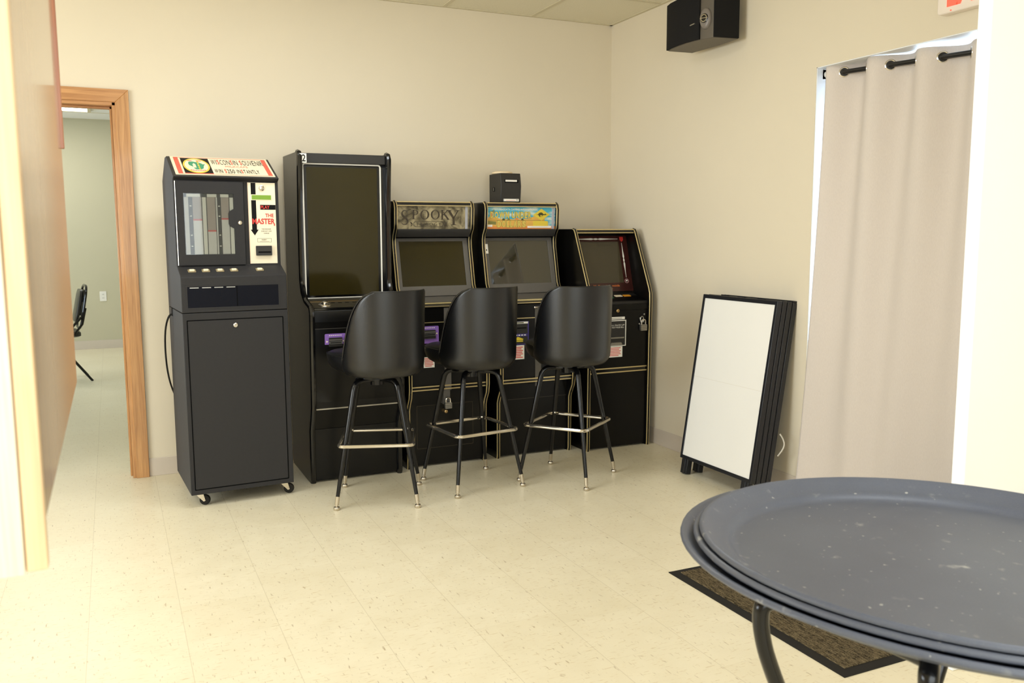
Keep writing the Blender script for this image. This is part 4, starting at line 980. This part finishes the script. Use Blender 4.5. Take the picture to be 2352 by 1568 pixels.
b = MB(); b.plate(FE, rrect(0, .31, 0, .20, .014), -.045, 0, 0); b.build('housing', M['exit_white'], t, bevel=.004)
b = MB(); u = .048
b.text(FE, 'EXIT', .046, .264, .024, .174, d1=.0012, mi=0, bold=.03); b.build('lettering', M['exit_red'], t)
b = MB(); b.lathe([(.003, 0), (.003, .002), (.001, .003)], 10, 0, FE @ Matrix.Translation((.066, .008, 0))); b.build('indicator_lamp', M['exit_red'], t)

# ------------------------------------------------------------------ wall speaker
t = thing('wall_speaker', 'black loudspeaker with round emblem mounted high on the right wall', 'speaker', (XR, 4.0, 2.40))
def q2(x, y): return (x-XR, y-4.0)
arcp = [q2(2.963, 4.278), q2(2.945, 4.22), q2(2.937, 4.15), q2(2.936, 4.08), q2(2.942, 4.02), q2(2.953, 3.967)]
poly = arcp+[q2(2.978, 3.889), q2(3.128, 3.868), q2(3.132, 4.03), q2(3.118, 4.263)]
H = .252
b = MB(); b.prism_z(poly, 0, H); b.build('enclosure', M['spk_body'], t, bevel=.002)
def offset_poly(pts, d):
    out = []
    for i, p in enumerate(pts):
        a_ = Vector(pts[max(i-1, 0)]); c_ = Vector(pts[min(i+1, len(pts)-1)]); tg = (c_-a_).normalized(); n_ = Vector((-tg.y, tg.x))
        if n_.x > 0 and False: n_ = -n_
        out.append((p[0]+n_.x*d, p[1]+n_.y*d))
    return out
go = offset_poly(arcp, -.012)
b = MB(); b.prism_z(arcp+go[::-1], .003, H-.003); b.build('grille', M['spk_grille'], t, bevel=.002)
a2 = [q2(2.978, 3.889), q2(3.128, 3.868)]; g2 = offset_poly(a2, -.008)
b = MB(); b.prism_z(a2+g2[::-1], .003, H-.003); b.build('grille', M['spk_grille'], t, bevel=.002)
p0 = Vector(q2(2.953, 3.967)); p1 = Vector(q2(2.978, 3.889)); d_ = (p1-p0); 
TE = frame((p0.x+d_.x*.42, p0.y+d_.y*.42, .105), (d_.x, d_.y, 0), (0, 0, 1))
b = MB(); lo = []
for z, k in ((0, 1), (.008, .97), (.014, .85), (.016, .6)): lo.append([(.036*k*math.cos(2*PI*i/32), .056*k*math.sin(2*PI*i/32), z) for i in range(32)])
b.rings(lo, 0, TE); b.build('oval_boss', pm('boss_gray', S(120, 112, 104), .35), t, sharp=60)
b = MB(); b.lathe([(.024, .012), (.024, .019), (.0215, .020)], 28, 1, TE)
b.ring(TE, circle(0, 0, .020, 28), circle(0, 0, .0155, 28), .019, .0225, 0); b.plate(TE, rrect(-.024, .024, -.0016, .0016), .020, .0235, 0); b.build('emblem', [M['chrome'], M['black_gloss']], t)
pa, pb = Vector(go[3]), Vector(go[4]); dd = (pb-pa); TN = frame((pa.x+dd.x*1.1, pa.y+dd.y*1.1, .085), (dd.x, dd.y, .0), (0, 0, 1))
b = MB(); b.plate(TN, [(-.016, -.003), (.020, .000), (.022, .006), (-.012, .003)], -.004, .004, 0); b.build('name_plate', M['steel'], t)
b = MB(); b.box(-.010, 0, .02, .14, .05, .20); b.box(-.06, -.008, .06, .10, .09, .15); b.build('wall_bracket', M['black_matte'], t, bevel=.002)

# ------------------------------------------------------------------ hanging oak cabinet at the left edge
t = thing('hanging_cabinet', 'tall varnished oak cabinet with pale front stile along the left picture edge', 'cabinet', (-.0665, .863, 1.10))
zc = ZC-1.10
b = MB(); b.box(-.42, 0, .018, .852, 0, zc); b.build('side_panel', M['panel_oak'], t, bevel=.0015)
b = MB(); b.box(-.0175, .0, .0, .018, -.043, zc); b.build('corner_stile', M['stile_oak'], t, bevel=.0015)
b = MB(); b.box(-.42, -.0180, -.006, .018, -.044, zc); b.build('front_panel', M['overexposed_oak'], t, bevel=.0015)
b = MB(); b.box(-.001, .0048, .842, .853, .4085, zc); b.build('edge_strip', M['red_wood'], t, bevel=.001)

# ------------------------------------------------------------------ floor mat
t = thing('floor_mat', 'brown ribbed entrance mat with black rubber border under the trays', 'mat', (1.982, 1.868, 0))
b = MB(); mw, mh = 1.17, .932
b.rings([[(x, y, 0) for x, y in rrect(0, mw, 0, mh)], [(x, y, .003) for x, y in rrect(.0, mw, 0, mh)], [(x, y, .007) for x, y in rrect(.022, mw-.022, .022, mh-.022)]]); b.build('rubber_border', M['rubber'], t, sharp=20)
b = MB(); b.box(.034, mw-.034, .034, mh-.034, .005, .0105); b.build('carpet_top', M['carpet'], t, bevel=.002)

# ------------------------------------------------------------------ service trays on a folding stand
def tray(label, cx, cy, z, A, B, rot):
    q = MB(); n = 72
    pr = [(0, -.0335), (.45, -.0335), (.835, -.0335), (.855, -.0325), (.872, -.027), (.882, -.0215), (.900, -.0195), (.915, -.0165), (.955, -.0075), (.978, -.001), (.990, .001), (1.0, -.001), (1.003, -.005), (.998, -.008), (.985, -.006), (.955, -.0125), (.90, -.0245), (.880, -.0285), (.855, -.0375), (.45, -.0385), (0, -.0385)]
    vs = []; fs = []
    for k, zz in pr[1:-1]:
        for i in range(n):
            a_ = 2*PI*i/n; vs.append((A*k*math.cos(a_), B*k*math.sin(a_), zz))
    m_ = len(pr)-2
    for r in range(m_-1):
        for i in range(n): fs.append((r*n+i, r*n+(i+1) % n, (r+1)*n+(i+1) % n, (r+1)*n+i))
    fs.append(tuple(range(n-1, -1, -1))); fs.append(tuple(range((m_-1)*n, m_*n)))
    q.add(vs, fs); o = q.build('service_tray', M['tray'], sharp=50); o.location = (cx, cy, z); o.rotation_euler = (0, 0, rot)
    return tag(o, label, 'tray', 'black oval serving trays stacked on the stand')
A, B, ro = .398, .357, 2.081
tray('large black oval serving tray, topmost of the stack of three', 1.169, .889, .880, A, B, ro)
tray('large black oval serving tray in the middle of the stack', 1.176, .894, .8685, A*1.03, B*1.03, ro)
tray('largest black oval serving tray at the bottom of the stack', 1.1925, .9037, .857, A*1.105, B*1.105, ro)
t = thing('tray_stand', 'folding stand of bent black metal tube under the serving trays', 'stand', (1.18, .895, 0))
ZS = .803
dirx = Vector((.983, .18, 0)); diry = Vector((-.18, .983, 0))
def sp(a_, c_, z): p = dirx*a_+diry*c_; return (p.x, p.y, z)
for s in (-1, 1):
    c0, w = (.013, .133) if s < 0 else (.013, .108)
    def side(c_): return [sp(-s*.10, c_, .012), sp(s*.235, c_, .635), sp(s*.262, c_, .688), sp(s*.280, c_, .728), sp(s*.291, c_, .770), sp(s*.292, c_*.985, .796), sp(s*.282, c_*.95+.0004, .8025), sp(s*.268, c_*.90+.001, .803)]
    P = side(c0-w)+[sp(s*.258, (c0-w)*.80, ZS), sp(s*.255, c0, ZS), sp(s*.258, (c0+w)*.80, ZS)]+side(c0+w)[::-1]
    for _ in range(2):
        P = [P[0]]+[tuple(Vector(a_)*(1-k)+Vector(b_)*k) for a_, b_ in zip(P, P[1:]) for k in (.25, .75)]+[P[-1]]
    q = MB(); q.tube(P, .0128, 12); q.build('leg_frame', M['tube_black'], t)
q = MB(); q.tube([sp(0, -.125, .198), sp(0, .15, .198)], .006, 8); q.build('pivot_bar', M['steel'], t)
for s in (-1, 1):
    q = MB(); q.plate(Matrix(), [tuple(Vector(sp(-.256, s*.06-.02, 0))[:2]), tuple(Vector(sp(.256, s*.06-.02, 0))[:2]), tuple(Vector(sp(.256, s*.06+.02, 0))[:2]), tuple(Vector(sp(-.256, s*.06+.02, 0))[:2])], ZS+.0125, ZS+.0145); q.build('strap', M['rubber'], t)

# ------------------------------------------------------------------ lights
def area(name, loc, rot, sx, sy, power, col):
    l = bpy.data.lights.new(name, 'AREA'); l.shape = 'RECTANGLE'; l.size = sx; l.size_y = sy; l.energy = power; l.color = col
    o = bpy.data.objects.new(name, l); COL.objects.link(o); o.location = loc; o.rotation_euler = rot; return o
WARM = (.92, .965, 1.0); DAY = (.70, .86, 1.0)
area('ceiling_lamp_room', (.9, 3.7, ZC-.02), (0, 0, 0), 1.2, .6, 24, WARM)
area('ceiling_lamp_room_left', (-1.6, 2.6, ZC-.02), (0, 0, 0), 1.2, .6, 26, WARM)
area('ceiling_lamp_serving', (1.3, .2, ZC-.02), (0, 0, 0), 1.2, .6, 18, WARM)
area('window_daylight_left', (XL+.03, 2.6, 1.7), (0, R(-90), 0), 1.4, 2.2, 122, (.84, .93, 1.0))
area('window_daylight_rear', (.3, YF+.03, 1.65), (R(90), 0, 0), 2.8, 1.5, 62, (.84, .93, 1.0))
area('window_daylight_next_room', (XL+.03, 9.0, 1.5), (0, R(-90), 0), 1.4, 2.4, 96, DAY)
area('ceiling_lamp_next_room', (-.72, 10.75, ZC-.03), (0, 0, 0), 1.1, .5, 5, (.95, .97, 1.0))
w = bpy.data.worlds.new('sky'); sc.world = w; w.use_nodes = True
bg = w.node_tree.nodes['Background']; bg.inputs[0].default_value = (.66, .80, 1.0, 1); bg.inputs[1].default_value = 12.0

# ------------------------------------------------------------------ camera
cd = bpy.data.cameras.new('camera'); cam = bpy.data.objects.new('camera', cd); COL.objects.link(cam)
F = 1991.85; cd.sensor_width = 36; cd.sensor_fit = 'HORIZONTAL'; cd.lens = F/2352*36; cd.clip_start = .02
pi_, ya, rl = .120763, .431470, .0048155
fw = Vector((math.sin(ya)*math.cos(pi_), math.cos(ya)*math.cos(pi_), -math.sin(pi_)))
rt = Vector((math.cos(ya), -math.sin(ya), 0)); dn = fw.cross(rt)
r2 = rt*math.cos(rl)+dn*math.sin(rl); d2 = -rt*math.sin(rl)+dn*math.cos(rl)
cam.matrix_world = Matrix(((r2.x, -d2.x, -fw.x, 0), (r2.y, -d2.y, -fw.y, 0), (r2.z, -d2.z, -fw.z, 1.355), (0, 0, 0, 1)))
cd.dof.use_dof = True; cd.dof.focus_distance = 4.6; cd.dof.aperture_fstop = 9.0
sc.camera = cam
sc.view_settings.view_transform = 'Standard'; sc.view_settings.look = 'None'; sc.view_settings.gamma = 1; sc.view_settings.exposure = -0.06
sc.view_settings.use_curve_mapping = False
sc.cycles.use_denoising = True
sc.cycles.max_bounces = 10; sc.cycles.diffuse_bounces = 6; sc.cycles.sample_clamp_indirect = 8
